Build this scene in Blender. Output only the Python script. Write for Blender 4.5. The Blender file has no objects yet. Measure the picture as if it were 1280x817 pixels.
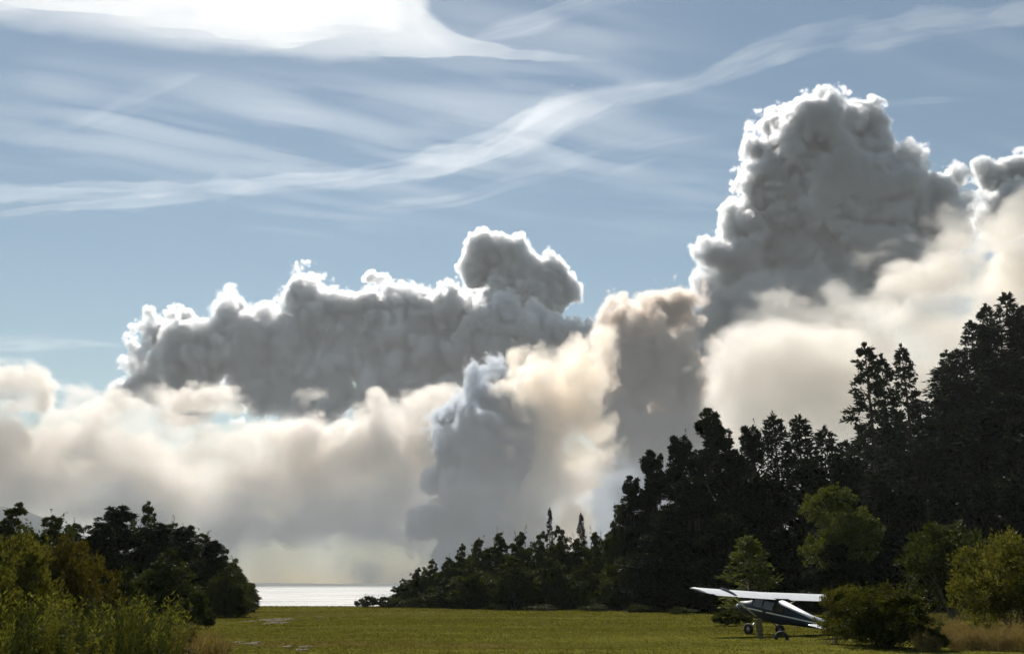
import bpy, bmesh, math, random
import numpy as np
from mathutils import Vector, Matrix, Euler

rad = math.radians
scene = bpy.context.scene
COL = scene.collection

# ------------------------------------------------------------------ camera
W0, H0, F0 = 1280.0, 817.0, 1230.0          # photograph size and focal length in its pixels
HORIZON = 731.0
PITCH = math.atan((HORIZON - H0 / 2) / F0)
CAM = Vector((0.0, 0.0, 2.5))
cam_data = bpy.data.cameras.new("camera")
cam_data.sensor_width = 36.0
cam_data.lens = 36.0 * F0 / W0
cam_data.clip_start = 0.1
cam_data.clip_end = 120000.0
cam = bpy.data.objects.new("camera", cam_data)
cam.location = CAM
cam.rotation_euler = (math.pi / 2 + PITCH, 0, 0)
COL.objects.link(cam)
scene.camera = cam

# ------------------------------------------------------------------ light
SUN_EL, SUN_AZ = 43.0, -11.0                # degrees; azimuth clockwise from +Y (the view direction)
world = bpy.data.worlds.new("World")
scene.world = world
world.use_nodes = True
wn = world.node_tree
wn.nodes.clear()
sky = wn.nodes.new("ShaderNodeTexSky")
sky.sky_type = 'NISHITA'
sky.sun_disc = False
sky.sun_elevation = rad(SUN_EL)
sky.sun_rotation = rad(SUN_AZ)
sky.altitude = 200
sky.air_density = 1.25
sky.dust_density = 0.1
sky.ozone_density = 0.3
bg = wn.nodes.new("ShaderNodeBackground")
bg.inputs["Strength"].default_value = 0.06
wo = wn.nodes.new("ShaderNodeOutputWorld")
wb = wn.nodes.new("ShaderNodeMix"); wb.data_type = 'RGBA'; wb.blend_type = 'MULTIPLY'; wb.inputs[0].default_value = 1.0
wb.inputs[7].default_value = (.99, 1.0, .93, 1)             # white balance of the photograph
wn.links.new(sky.outputs[0], wb.inputs[6]); wn.links.new(wb.outputs[2], bg.inputs[0])
wn.links.new(bg.outputs[0], wo.inputs[0])
sun_data = bpy.data.lights.new("sun", 'SUN')
sun_data.energy = 5.0
sun_data.angle = rad(0.53)
sun_data.color = (1.0, 0.94, 0.85)
sun = bpy.data.objects.new("sun", sun_data)
SUN_DIR = Vector((math.sin(rad(SUN_AZ)) * math.cos(rad(SUN_EL)), math.cos(rad(SUN_AZ)) * math.cos(rad(SUN_EL)), math.sin(rad(SUN_EL))))
sun.rotation_euler = SUN_DIR.to_track_quat('Z', 'Y').to_euler()
sun.location = (-40, 60, 80)
COL.objects.link(sun)

vs = scene.view_settings
vs.view_transform = 'Standard'
vs.look = 'None'
vs.exposure = 0.3
vs.gamma = 1.0
vs.use_curve_mapping = False
cy = scene.cycles
cy.max_bounces = 10
cy.diffuse_bounces = 3
cy.glossy_bounces = 3
cy.transmission_bounces = 4
cy.transparent_max_bounces = 24
cy.volume_bounces = 8
cy.volume_step_rate = 1.1
cy.use_denoising = True
cy.use_adaptive_sampling = True
cy.adaptive_threshold = 0.03
cy.sample_clamp_indirect = 6.0

# ------------------------------------------------------------------ helpers
CAM_M = Euler((math.pi / 2 + PITCH, 0, 0)).to_matrix()
def ray(px, py):
    return (CAM_M @ Vector(((px - W0 / 2) / F0, -(py - H0 / 2) / F0, -1.0))).normalized()
def at_y(px, py, Y):
    d = ray(px, py); return CAM + d * (Y / d.y)
def ground(px, py, z=0.0):
    d = ray(px, py); return CAM + d * ((z - CAM.z) / d.z)

def tag(o, label=None, cat=None, group=None, kind=None):
    if label: o["label"] = label
    if cat: o["category"] = cat
    if group: o["group"] = group
    if kind: o["kind"] = kind
    return o
def link(o, parent=None):
    COL.objects.link(o)
    if parent is not None: o.parent = parent
    return o
def mesh_np(name, V, F, smooth=False):
    """numpy verts (n,3) and faces (m,k) or list of such face arrays -> mesh"""
    me = bpy.data.meshes.new(name)
    Fs = F if isinstance(F, list) else [F]
    Fs = [np.asarray(f, dtype=np.int32) for f in Fs if len(f)]
    V = np.asarray(V, dtype=np.float32)
    loops = np.concatenate([f.ravel() for f in Fs])
    tot = np.concatenate([np.full(len(f), f.shape[1], dtype=np.int32) for f in Fs])
    start = np.concatenate([[0], np.cumsum(tot)[:-1]]).astype(np.int32)
    me.vertices.add(len(V)); me.vertices.foreach_set("co", V.ravel())
    me.loops.add(len(loops)); me.loops.foreach_set("vertex_index", loops)
    me.polygons.add(len(tot)); me.polygons.foreach_set("loop_start", start)
    me.polygons.foreach_set("use_smooth", np.full(len(tot), smooth, dtype=bool))
    me.update(calc_edges=True)
    return me
def ico(sub):
    bm = bmesh.new(); bmesh.ops.create_icosphere(bm, subdivisions=sub, radius=1.0)
    v = np.array([x.co[:] for x in bm.verts]); f = np.array([[w.index for w in x.verts] for x in bm.faces]); bm.free()
    return v, f
ICO1, ICO2 = ico(1), ico(2)
def spheres_mesh(C, R, base):
    v, f = base
    C = np.asarray(C); R = np.asarray(R)
    V = (C[:, None, :] + v[None] * R[:, None, None]).reshape(-1, 3)
    F = (f[None] + (np.arange(len(C)) * len(v))[:, None, None]).reshape(-1, 3)
    return V, F

# numpy value noise on a periodic random lattice
_LAT = [np.random.default_rng(1000 + k).random(64 ** 3).astype(np.float32) for k in range(8)]
def vnoise(P, seed=1):
    P = np.asarray(P, dtype=np.float32) + np.float32((seed * 7.31) % 59); I = np.floor(P); T = P - I; T = T * T * (3 - 2 * T); I = I.astype(np.int32) & 63
    lat = _LAT[seed % 8]; J = (I + 1) & 63
    x0, x1, y0, y1, z0, z1 = I[:, 0] << 12, J[:, 0] << 12, I[:, 1] << 6, J[:, 1] << 6, I[:, 2], J[:, 2]
    tx, ty, tz = T[:, 0], T[:, 1], T[:, 2]
    def row(x, y):
        a = lat[x + y + z0]; return a + (lat[x + y + z1] - a) * tz
    a = row(x0, y0); a = a + (row(x0, y1) - a) * ty
    b = row(x1, y0); b = b + (row(x1, y1) - b) * ty
    return (a + (b - a) * tx).astype(np.float64)
def billow(P, octaves=4, seed=1, gain=.5):
    """rounded bulges with creases between them, mean about 0.3"""
    s = 0; a = 1.0; tot = 0
    for k in range(octaves):
        s = s + a * np.abs(2 * vnoise(np.asarray(P) * 2.03 ** k + 13.7 * k, seed + 17 * k) - 1); tot += a; a *= gain
    return s / tot
def fbm(P, octaves=4, seed=1, gain=.5):
    s = 0; a = 0.5; tot = 0
    for k in range(octaves):
        s = s + a * vnoise(np.asarray(P) * 2 ** k, seed + 17 * k); tot += a; a *= gain
    return s * (1 - .5 ** octaves) / tot
# ------------------------------------------------------------------ smoke
SMOKE = "wildfire smoke clouds over the lake"
def volume_mat(name, color, density, aniso, grid=False):
    """smoke: a forward-scattering lobe, an even lobe and a little absorption"""
    m = bpy.data.materials.new(name); m.use_nodes = True
    nt = m.node_tree; nt.nodes.clear(); N, L = nt.nodes, nt.links
    a = N.new("ShaderNodeVolumeScatter"); b = N.new("ShaderNodeVolumeScatter"); c = N.new("ShaderNodeVolumeAbsorption")
    for n, k in ((a, .85), (b, .15), (c, 1.0)):
        n.inputs["Color"].default_value = (*color, 1); n.inputs["Density"].default_value = density * k
        if grid:
            at = N.new("ShaderNodeAttribute"); at.attribute_name = "density"
            mu = N.new("ShaderNodeMath"); mu.operation = 'MULTIPLY'; mu.inputs[1].default_value = density * k
            L.new(at.outputs["Fac"], mu.inputs[0]); L.new(mu.outputs[0], n.inputs["Density"])
    a.inputs["Anisotropy"].default_value = aniso; b.inputs["Anisotropy"].default_value = -.05
    s1 = N.new("ShaderNodeAddShader"); s2 = N.new("ShaderNodeAddShader"); o = N.new("ShaderNodeOutputMaterial")
    L.new(a.outputs[0], s1.inputs[0]); L.new(b.outputs[0], s1.inputs[1]); L.new(s1.outputs[0], s2.inputs[0]); L.new(c.outputs[0], s2.inputs[1])
    L.new(s2.outputs[0], o.inputs["Volume"])
    return m

def billow_tex(kind, size, depth=2):
    t = bpy.data.textures.new("billow", kind); t.noise_scale = size
    if kind == 'VORONOI': t.distance_metric = 'DISTANCE_SQUARED'; t.noise_intensity = 1.2
    else: t.noise_depth = depth
    return t
def puff_cloud(name, puffs, Y, voxel_px, mat, seed, kids=(16, 9), kr=((.22, .55), (.22, .5)), shrink=.84, bumps=((30, 7), (14, 5), (6.5, 2.6)), turb=5):
    """closed billowing body: parent puffs given as photograph directions and sizes at distance Y, smaller puffs
    grown over each, merged into one skin by a voxel remesh, then billowed at several scales"""
    rng = np.random.default_rng(seed)
    px = Y / F0 / math.cos(PITCH)            # metres per photograph pixel at that distance
    C = []; R = []
    for p in puffs:
        x, y, r = p[:3]; dz = p[3] if len(p) > 3 else rng.uniform(-.5, .5) * r
        C.append(at_y(x, y, Y + dz * px)[:]); R.append(r * px * shrink)
    C = np.array(C); R = np.array(R)
    VV = [spheres_mesh(C, R, ICO2)]
    pc, pr = C, R
    for L, n in enumerate(kids):
        lo, hi = kr[L]
        d = rng.normal(size=(len(pc), n, 3)); d /= np.linalg.norm(d, axis=2, keepdims=True)
        rr = pr[:, None] * (lo + (hi - lo) * rng.random(size=(len(pc), n)) ** 2)
        cc = pc[:, None, :] + d * (pr[:, None] * rng.uniform(.7, .98, size=(len(pc), n)))[..., None]
        cc = cc.reshape(-1, 3); rr = rr.reshape(-1)
        keep = rr > 2.5 * px                 # drop puffs that are tiny or lie deep inside the body
        for k in range(len(C)):
            keep &= np.linalg.norm(cc - C[k], axis=1) + rr * .6 > R[k]
        cc, rr = cc[keep], rr[keep]
        VV.append(spheres_mesh(cc, rr, ICO1 if L else ICO2))
        pc, pr = cc, rr
    V = np.concatenate([v for v, f in VV]); off = np.cumsum([0] + [len(v) for v, f in VV[:-1]])
    F = np.concatenate([f + o for (v, f), o in zip(VV, off)])
    me = mesh_np(name + "_raw", V, F)
    ob = bpy.data.objects.new(name, me); link(ob)
    def remesh(v):
        md = ob.modifiers.new("remesh", 'REMESH'); md.mode = 'VOXEL'; md.voxel_size = v * px; md.use_smooth_shade = True
    def displace(t, k):
        md = ob.modifiers.new("billow", 'DISPLACE'); md.texture = t; md.texture_coords = 'GLOBAL'; md.strength = k * px; md.mid_level = .4
    def smooth(n):
        md = ob.modifiers.new("smooth", 'SMOOTH'); md.factor = .6; md.iterations = n
    remesh(voxel_px * 1.25); smooth(4)
    displace(billow_tex('CLOUDS', 55 * px), turb * 2.4); displace(billow_tex('CLOUDS', 12 * px), turb)
    for size, amp in bumps: displace(billow_tex('VORONOI', size * px), -amp * 1.6)
    remesh(voxel_px); smooth(1)
    dg = bpy.context.evaluated_depsgraph_get()
    out = bpy.data.meshes.new_from_object(ob.evaluated_get(dg))
    ob.modifiers.clear(); ob.data = out; bpy.data.meshes.remove(me)
    out.materials.clear(); out.materials.append(mat)
    return ob

def grid_volume(name, P, den, mn, mx, res, cell, mat, parent=None):
    """hand a density grid computed here to a volume object through geometry nodes"""
    me = bpy.data.meshes.new(name + "_grid"); me.vertices.add(len(P))
    me.vertices.foreach_set("co", P.astype(np.float32).ravel())
    at = me.attributes.new("den", 'FLOAT', 'POINT'); at.data.foreach_set("value", den.astype(np.float32))
    src = bpy.data.objects.new(name, me); link(src, parent)
    ng = bpy.data.node_groups.new(name + "_volume", 'GeometryNodeTree')
    ng.interface.new_socket("Geometry", in_out='INPUT', socket_type='NodeSocketGeometry')
    ng.interface.new_socket("Geometry", in_out='OUTPUT', socket_type='NodeSocketGeometry')
    N, L = ng.nodes, ng.links
    gi = N.new("NodeGroupInput"); go = N.new("NodeGroupOutput")
    vc = N.new("GeometryNodeVolumeCube")
    vc.inputs["Min"].default_value = mn; vc.inputs["Max"].default_value = mx
    for a, k in enumerate("XYZ"): vc.inputs["Resolution " + k].default_value = int(res[a])
    pos = N.new("GeometryNodeInputPosition")
    sub = N.new("ShaderNodeVectorMath"); sub.operation = 'SUBTRACT'; L.new(pos.outputs[0], sub.inputs[0]); sub.inputs[1].default_value = mn
    div = N.new("ShaderNodeVectorMath"); div.operation = 'SCALE'; L.new(sub.outputs[0], div.inputs[0]); div.inputs["Scale"].default_value = 1 / cell
    sp = N.new("ShaderNodeSeparateXYZ"); L.new(div.outputs[0], sp.inputs[0])
    rn = []
    for a in range(3):
        r = N.new("ShaderNodeMath"); r.operation = 'ROUND'; L.new(sp.outputs[a], r.inputs[0]); rn.append(r)
    m1 = N.new("ShaderNodeMath"); m1.operation = 'MULTIPLY_ADD'; L.new(rn[0].outputs[0], m1.inputs[0]); m1.inputs[1].default_value = float(res[1]); L.new(rn[1].outputs[0], m1.inputs[2])
    fi = N.new("FunctionNodeFloatToInt"); L.new(m1.outputs[0], fi.inputs[0])
    fz = N.new("FunctionNodeFloatToInt"); L.new(rn[2].outputs[0], fz.inputs[0])
    im = N.new("FunctionNodeIntegerMath"); im.operation = 'MULTIPLY'; L.new(fi.outputs[0], im.inputs[0]); im.inputs[1].default_value = int(res[2])
    ia = N.new("FunctionNodeIntegerMath"); ia.operation = 'ADD'; L.new(im.outputs[0], ia.inputs[0]); L.new(fz.outputs[0], ia.inputs[1])
    na = N.new("GeometryNodeInputNamedAttribute"); na.data_type = 'FLOAT'; na.inputs["Name"].default_value = "den"
    si = N.new("GeometryNodeSampleIndex"); si.data_type = 'FLOAT'; si.domain = 'POINT'; si.clamp = True
    L.new(gi.outputs[0], si.inputs["Geometry"]); L.new(na.outputs["Attribute"], si.inputs["Value"]); L.new(ia.outputs[0], si.inputs["Index"])
    L.new(si.outputs[0], vc.inputs["Density"])
    sm = N.new("GeometryNodeSetMaterial"); sm.inputs["Material"].default_value = mat
    L.new(vc.outputs[0], sm.inputs["Geometry"]); L.new(sm.outputs[0], go.inputs[0])
    md = src.modifiers.new("volume", 'NODES'); md.node_group = ng
    me.materials.append(mat)
    print(name, res, len(P), den.max(), den.mean())
    return src

def billowed(name, core, puffs, Y, cell_px, depth_px, mat, seed, amp=8.5, nscale=34, soft=(2.0, 13), fade=None, shrink=.9, ymax=760):
    """outer smoke of a billowing cloud, wrapped round its solid core: a density grid whose edge runs from crisp to torn and soft"""
    rng = np.random.default_rng(seed); px = Y / F0 / math.cos(PITCH); cell = cell_px * px
    C = []; R = []
    for p in puffs:
        x, y, r = p[:3]; dz = p[3] if len(p) > 3 else rng.uniform(-.5, .5) * r
        C.append(at_y(x, y, Y + dz * px)[:]); R.append(r * px * shrink)
    C = np.array(C); R = np.array(R)
    mn = (C - R[:, None]).min(0) - 20 * px; mx = (C + R[:, None]).max(0) + 20 * px
    mn[1] = max(mn[1], Y - depth_px * px); mx[1] = min(mx[1], Y + depth_px * px); mn[2] = max(mn[2], at_y(640, ymax, Y).z, 5.0)
    res = np.maximum(2, np.ceil((mx - mn) / cell)).astype(int) + 1; mx = mn + (res - 1) * cell
    gx, gy, gz = np.meshgrid(*[np.arange(r, dtype=np.float32) for r in res], indexing='ij')
    P = (mn + np.stack([gx, gy, gz], -1).reshape(-1, 3) * cell).astype(np.float32)
    shape = np.full(len(P), -80.0, np.float32)
    for k in range(len(C)):
        d = (R[k] - np.linalg.norm(P - C[k].astype(np.float32), axis=1)) / px      # depth inside the puff, in pixels
        m = np.abs(d - shape) < 12; shape = np.maximum(shape, d) + np.where(m, (1 - np.abs(d - shape) / 12) ** 2 * 3, 0).astype(np.float32)
    live = (shape > -amp * 2.6) & (shape < 30)
    den = (shape >= 30).astype(np.float32); Q = P[live] / px
    w = np.stack([fbm(Q / (nscale * 1.3), 2, seed + 5 + a) for a in range(3)], -1) - .37
    n1 = billow((Q + w * nscale * .8) / nscale, 6, seed, .62); n1 = (n1 - n1.mean()) / n1.std()
    n1 = n1 * (.45 + 1.1 * np.clip(fbm(Q / 90, 2, seed + 33) * 2.66 - .5, 0, 1))      # crinkled here, smoother there
    e = soft[0] + (soft[1] - soft[0]) * np.clip((fbm(Q / (nscale * 2.2), 2, seed + 60) * 1.33 - .38) * 3, 0, 1)
    if fade:                                     # edge grows softer below a given row of the photograph
        z0, z1 = at_y(640, fade[0], Y).z, at_y(640, fade[1], Y).z
        e = e + 26 * np.clip((z0 - P[live][:, 2]) / (z0 - z1), 0, 1)
    t = np.clip((shape[live] + amp * n1) / e, 0, 1); den[live] = t * t * (3 - 2 * t)
    edge = np.minimum.reduce([gx, res[0] - 1 - gx, gy, res[1] - 1 - gy, gz + 6, res[2] - 1 - gz]).reshape(-1)
    den *= np.clip(edge / 2, 0, 1)
    return grid_volume(name, P, den, mn, mx, res, cell, mat, core)

def soft_cloud(name, puffs, Y, cell_px, depth_px, mat, seed, amp=2.4, nscale=62, lo=.0, hi=.16, wisp=.7, thin=None, stretch=1.0, gain=.55):
    """soft drifting smoke: a density grid computed here and handed to a volume through geometry nodes"""
    px = Y / F0 / math.cos(PITCH)
    C = np.array([at_y(p[0], p[1], Y + (p[3] if len(p) > 3 else 0) * px)[:] for p in puffs])
    R = np.array([p[2] * px for p in puffs])
    cell = cell_px * px
    mn = (C - R[:, None] * 1.35).min(0); mx = (C + R[:, None] * 1.35).max(0)
    mn[1] = max(mn[1], Y - depth_px * px); mx[1] = min(mx[1], Y + depth_px * px); mn[2] = max(mn[2], 5.0)
    res = np.maximum(2, np.ceil((mx - mn) / cell)).astype(int) + 1
    mx = mn + (res - 1) * cell
    gx, gy, gz = np.meshgrid(*[np.arange(r) for r in res], indexing='ij')
    P = mn + np.stack([gx, gy, gz], -1).reshape(-1, 3) * cell
    shape = np.full(len(P), -1.0)
    for k in range(len(C)):
        d = 1 - np.linalg.norm((P - C[k]) * np.array([1, .8, 1.0]), axis=1) / R[k]
        shape = np.logaddexp(shape * 9, d * 9) / 9          # smooth union
    live = shape > -.6
    Q = P[live]
    warp = np.stack([fbm(Q / (nscale * 1.6 * px), 2, seed + 5 + a) for a in range(3)], -1) - .37
    n1 = billow((Q + warp * nscale * .9 * px) / (nscale * px * np.array([stretch, 1, 1])), 5, seed, gain)
    n2 = fbm((Q + warp * nscale * px) / (nscale * .8 * px * np.array([stretch, 1, 1])), 4, seed + 40)
    den = np.zeros(len(P))
    t = np.clip((shape[live] + amp * (n1 - .30) - lo) / (hi - lo), 0, 1)
    den[live] = t * t * (3 - 2 * t) * (1 - wisp + wisp * 2.2 * np.clip(n2 * 3.4 - 1.15, 0, 1))
    if thin: den *= thin[1] + (1 - thin[1]) * np.clip(P[:, 2] / thin[0], 0, 1)      # smoke thins out towards the lake
    edge = np.minimum.reduce([gx, res[0] - 1 - gx, gy, res[1] - 1 - gy, gz + 6, res[2] - 1 - gz]).reshape(-1)
    den *= np.clip(edge / 4, 0, 1)
    return grid_volume(name, P, den, mn, mx, res, cell, mat)

def smoke_cloud(name, puffs, Y, mat, grid_mat, seed, cell=2.4, depth=75, **kw):
    core = puff_cloud(name, [(p[0], p[1] + 3, p[2]) for p in puffs], Y, 3.2, mat, seed, kids=(8,), kr=((.2, .4),), shrink=.68, bumps=(), turb=2)
    e = billowed("smoke_edge", core, puffs, Y, cell, depth, grid_mat, seed, **kw); e["kind"] = "stuff"
    return core
PXM = 9000 / F0
M_white = volume_mat("smoke_white", (.940, .952, .966), 1 / (5 * PXM), .78)
M_tower = volume_mat("smoke_tower", (.957, .965, .975), 1 / (5 * PXM), .78)
M_brown = volume_mat("smoke_brown", (.885, .835, .79), 1 / (8 * PXM), .75)
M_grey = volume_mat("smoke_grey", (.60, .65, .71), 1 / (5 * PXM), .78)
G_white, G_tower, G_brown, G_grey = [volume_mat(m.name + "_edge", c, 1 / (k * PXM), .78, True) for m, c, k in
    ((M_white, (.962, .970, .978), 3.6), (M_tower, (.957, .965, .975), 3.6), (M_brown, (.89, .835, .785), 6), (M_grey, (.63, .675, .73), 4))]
M_drift = volume_mat("smoke_drift", (.960, .929, .88), 1 / (34 * PXM), .4, True)
M_low = volume_mat("smoke_low", (.955, .918, .874), 1 / (20 * PXM), .4, True)
M_peach = volume_mat("smoke_peach", (.955, .89, .80), 1 / (22 * PXM), .7, True)

tower = smoke_cloud("smoke_tower", [
    (1012,168,58), (985,195,52), (1068,178,50), (1088,205,44), (1150,248,36), (965,235,48), (1040,250,95), (1095,245,60), (1125,265,60), (1165,285,45),
    (1200,280,22), (1130,205,22), (1175,235,24), (1205,255,16), (945,290,42), (1010,320,85), (1090,325,75), (925,330,42), (900,385,42), (960,400,75),
    (1030,390,60), (1150,320,50), (915,470,60), (900,560,70), (985,480,60), (950,640,80), (885,400,46), (880,450,52), (870,500,56), (880,430,32), (945,185,18), (955,155,16), (928,225,16), (918,268,18), (895,320,24), (877,360,22)],
    10500, M_tower, G_tower, 3, ymax=560, fade=(300, 420), amp=7.5)
tag(tower, "tallest grey smoke tower with a bright cauliflower rim rising behind the pine hill", "smoke cloud", SMOKE)

puffc = smoke_cloud("smoke_puff", [(620,332,42), (600,345,30), (650,345,42), (690,345,30), (708,365,18), (660,360,34), (625,370,34), (690,375,26), (640,312,22), (610,308,20)],
    12500, M_white, G_white, 5, amp=5)
tag(puffc, "small isolated grey puff with white edge poking above the long smoke bank", "smoke cloud", SMOKE)

bank = smoke_cloud("smoke_bank", [
    (184,408,15), (205,412,20), (195,425,18), (218,438,26), (232,405,20), (154,486,15), (165,482,20), (178,472,20), (190,482,26), (215,470,40), (240,425,30), (260,440,45), (290,388,28), (300,430,55),
    (325,400,24), (345,430,50), (378,368,30), (400,400,45), (430,385,26), (450,430,60), (468,382,30), (500,390,36), (520,440,65),
    (560,400,40), (600,400,40), (600,450,60), (650,415,42), (690,430,42), (680,470,50), (330,480,50), (400,490,55), (480,495,50), (560,510,50), (640,520,50), (250,490,40), (730,440,30)],
    11500, M_tower, G_tower, 7, fade=(450, 540), depth=65, amp=7)
tag(bank, "long dark grey smoke bank with glowing scalloped top above the pale low smoke", "smoke cloud", SMOKE)

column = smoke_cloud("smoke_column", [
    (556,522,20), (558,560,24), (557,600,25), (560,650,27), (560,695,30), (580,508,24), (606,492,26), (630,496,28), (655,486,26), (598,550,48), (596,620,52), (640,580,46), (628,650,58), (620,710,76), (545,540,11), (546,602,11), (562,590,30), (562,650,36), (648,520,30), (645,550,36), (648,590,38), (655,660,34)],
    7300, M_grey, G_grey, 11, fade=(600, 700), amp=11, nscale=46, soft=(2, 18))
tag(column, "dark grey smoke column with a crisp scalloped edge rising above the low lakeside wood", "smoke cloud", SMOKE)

brown = smoke_cloud("smoke_plume", [
    (786,402,38), (830,388,34), (850,376,20), (800,450,62), (842,470,56), (775,520,52), (810,560,66), (850,560,70), (770,620,60), (830,650,84), (760,418,22), (752,470,26), (740,680,60)],
    9000, M_brown, G_brown, 12, soft=(6, 22), ymax=700)
tag(brown, "brownish mauve smoke plume with peach edges between the grey column and the tall tower", "smoke cloud", SMOKE)

far_puff = smoke_cloud("smoke_billow", [(1240,225,26), (1270,220,28), (1300,240,48), (1225,240,14), (1260,260,40), (1340,260,70), (1230,270,20)],
    12500, M_white, G_white, 13, amp=5)
tag(far_puff, "white crisp smoke billow beyond the tan drift, rising above the hilltop pines", "smoke cloud", SMOKE)

shoulder = soft_cloud("smoke_shoulder", [(655,500,34), (672,478,38), (700,478,42), (730,462,38), (748,438,26), (690,530,44), (716,515,40), (712,575,42), (690,610,40), (735,545,36), (690,660,50)],
    7000, 3.2, 50, M_peach, 23, nscale=40, amp=2.2, hi=.14)
tag(shoulder, "cream and peach lit billows glowing between the grey column and the brown plume", None, None, "stuff")

drift = soft_cloud("smoke_drift", [(955,470,80), (935,515,75), (1020,490,95), (1090,465,85), (1150,440,95), (1225,425,98), (1300,402,118), (1100,560,130), (1200,540,150),
    (1300,520,170), (1000,580,120), (1420,420,160), (1270,325,45), (1312,305,60)], 6100, 3.6, 75, M_drift, 17, thin=(1400, .45), nscale=80, stretch=1.4, hi=.3)
tag(drift, "pale tan smoke drifting in front of the tall tower, low over the hillside pines", None, None, "stuff")

low = soft_cloud("smoke_low", [(-60,600,115), (30,578,66), (60,590,75), (140,572,70), (200,578,66), (270,566,60), (350,578,58), (410,590,66), (470,568,62), (525,550,50), (450,610,75),
    (350,605,62), (250,612,66), (150,618,70), (50,625,80), (520,600,66), (-160,620,120)], 8000, 3.3, 60, M_low, 19, thin=(1000, .35), nscale=54, stretch=1.6, hi=.2, wisp=.9)
tag(low, "pale peach bank of low smoke lying over the far side of the lake", None, None, "stuff")

M_veil = volume_mat("smoke_veil", (.70, .76, .83), 1 / (30 * PXM), .3, True)
veil = soft_cloud("smoke_veil", [(-100,690,90), (60,690,80), (180,690,80), (300,690,80), (400,680,75), (480,670,75), (560,680,70), (640,690,70), (740,690,70), (850,690,90), (230,722,60), (300,726,55), (370,726,55), (440,726,55), (510,726,55), (590,726,55)], 7800, 6, 34, M_veil, 29, nscale=60, stretch=2.0, hi=.4, amp=1.6, wisp=.35)
tag(veil, "thin bluish ground smoke hanging over the water below the peach bank", None, None, "stuff")
# ------------------------------------------------------------------ node material helpers
def new_mat(name):
    m = bpy.data.materials.new(name); m.use_nodes = True
    m.node_tree.nodes.clear()
    o = m.node_tree.nodes.new("ShaderNodeOutputMaterial")
    return m, m.node_tree, o
def noise_node(nt, scale, detail=4, rough=.55, coord=None, stretch=None):
    n = nt.nodes.new("ShaderNodeTexNoise"); n.inputs["Scale"].default_value = scale
    n.inputs["Detail"].default_value = detail; n.inputs["Roughness"].default_value = rough
    if coord is None:
        tc = nt.nodes.new("ShaderNodeTexCoord"); coord = tc.outputs["Object"]
    if stretch:
        mp = nt.nodes.new("ShaderNodeMapping"); mp.inputs["Scale"].default_value = stretch
        nt.links.new(coord, mp.inputs[0]); coord = mp.outputs[0]
    nt.links.new(coord, n.inputs["Vector"])
    return n
def ramp_node(nt, fac, stops):
    r = nt.nodes.new("ShaderNodeValToRGB"); e = r.color_ramp.elements
    while len(e) < len(stops): e.new(.5)
    for k, (p, c) in enumerate(stops):
        e[k].position = p; e[k].color = (*c, 1)
    nt.links.new(fac, r.inputs[0]); return r
def mix_rgb(nt, fac, a, b, mode='MIX'):
    m = nt.nodes.new("ShaderNodeMix"); m.data_type = 'RGBA'; m.blend_type = mode
    for s, v in ((m.inputs[0], fac), (m.inputs[6], a), (m.inputs[7], b)):
        if hasattr(v, "is_linked"): nt.links.new(v, s)
        elif isinstance(v, (int, float)): s.default_value = v
        else: s.default_value = (*v, 1)
    return m.outputs[2]
def paint(name, color, rough=.5, noise=.15, scale=6, metallic=0, bump=0, spec=.5):
    m, nt, o = new_mat(name)
    b = nt.nodes.new("ShaderNodeBsdfPrincipled")
    n = noise_node(nt, scale, 5)
    r = ramp_node(nt, n.outputs["Fac"], [(.3, tuple(c * (1 - noise) for c in color)), (.7, tuple(min(1, c * (1 + noise)) for c in color))])
    nt.links.new(r.outputs[0], b.inputs["Base Color"])
    b.inputs["Roughness"].default_value = rough; b.inputs["Metallic"].default_value = metallic
    b.inputs["Specular IOR Level"].default_value = spec
    if bump:
        bp = nt.nodes.new("ShaderNodeBump"); bp.inputs["Strength"].default_value = bump; bp.inputs["Distance"].default_value = .02
        nt.links.new(n.outputs["Fac"], bp.inputs["Height"]); nt.links.new(bp.outputs[0], b.inputs["Normal"])
    nt.links.new(b.outputs[0], o.inputs[0]); return m
def leaf_mat(name, dark, light, trans=.35, rough=.55, spec=.04, nscale=.55):
    """leaf: diffuse reflection plus light let through the blade; tone varies leaf by leaf and clump by clump"""
    m, nt, o = new_mat(name)
    geo = nt.nodes.new("ShaderNodeNewGeometry"); oi = nt.nodes.new("ShaderNodeObjectInfo")
    n = noise_node(nt, nscale, 3)
    a = nt.nodes.new("ShaderNodeMath"); a.operation = 'MULTIPLY_ADD'; nt.links.new(geo.outputs["Random Per Island"], a.inputs[0]); a.inputs[1].default_value = .55
    nt.links.new(n.outputs["Fac"], a.inputs[2])
    b = nt.nodes.new("ShaderNodeMath"); b.operation = 'MULTIPLY_ADD'; nt.links.new(oi.outputs["Random"], b.inputs[0]); b.inputs[1].default_value = .3
    nt.links.new(a.outputs[0], b.inputs[2])
    r = ramp_node(nt, b.outputs[0], [(.45, dark), (1.0, light)])
    d = nt.nodes.new("ShaderNodeBsdfPrincipled"); nt.links.new(r.outputs[0], d.inputs["Base Color"])
    d.inputs["Roughness"].default_value = rough; d.inputs["Specular IOR Level"].default_value = spec
    t = nt.nodes.new("ShaderNodeBsdfTranslucent")
    tc = mix_rgb(nt, 1.0, r.outputs[0], (1.25, 1.2, .45), 'MULTIPLY'); nt.links.new(tc, t.inputs[0])
    mx = nt.nodes.new("ShaderNodeMixShader"); mx.inputs[0].default_value = trans
    nt.links.new(d.outputs[0], mx.inputs[1]); nt.links.new(t.outputs[0], mx.inputs[2]); nt.links.new(mx.outputs[0], o.inputs[0])
    return m

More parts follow.
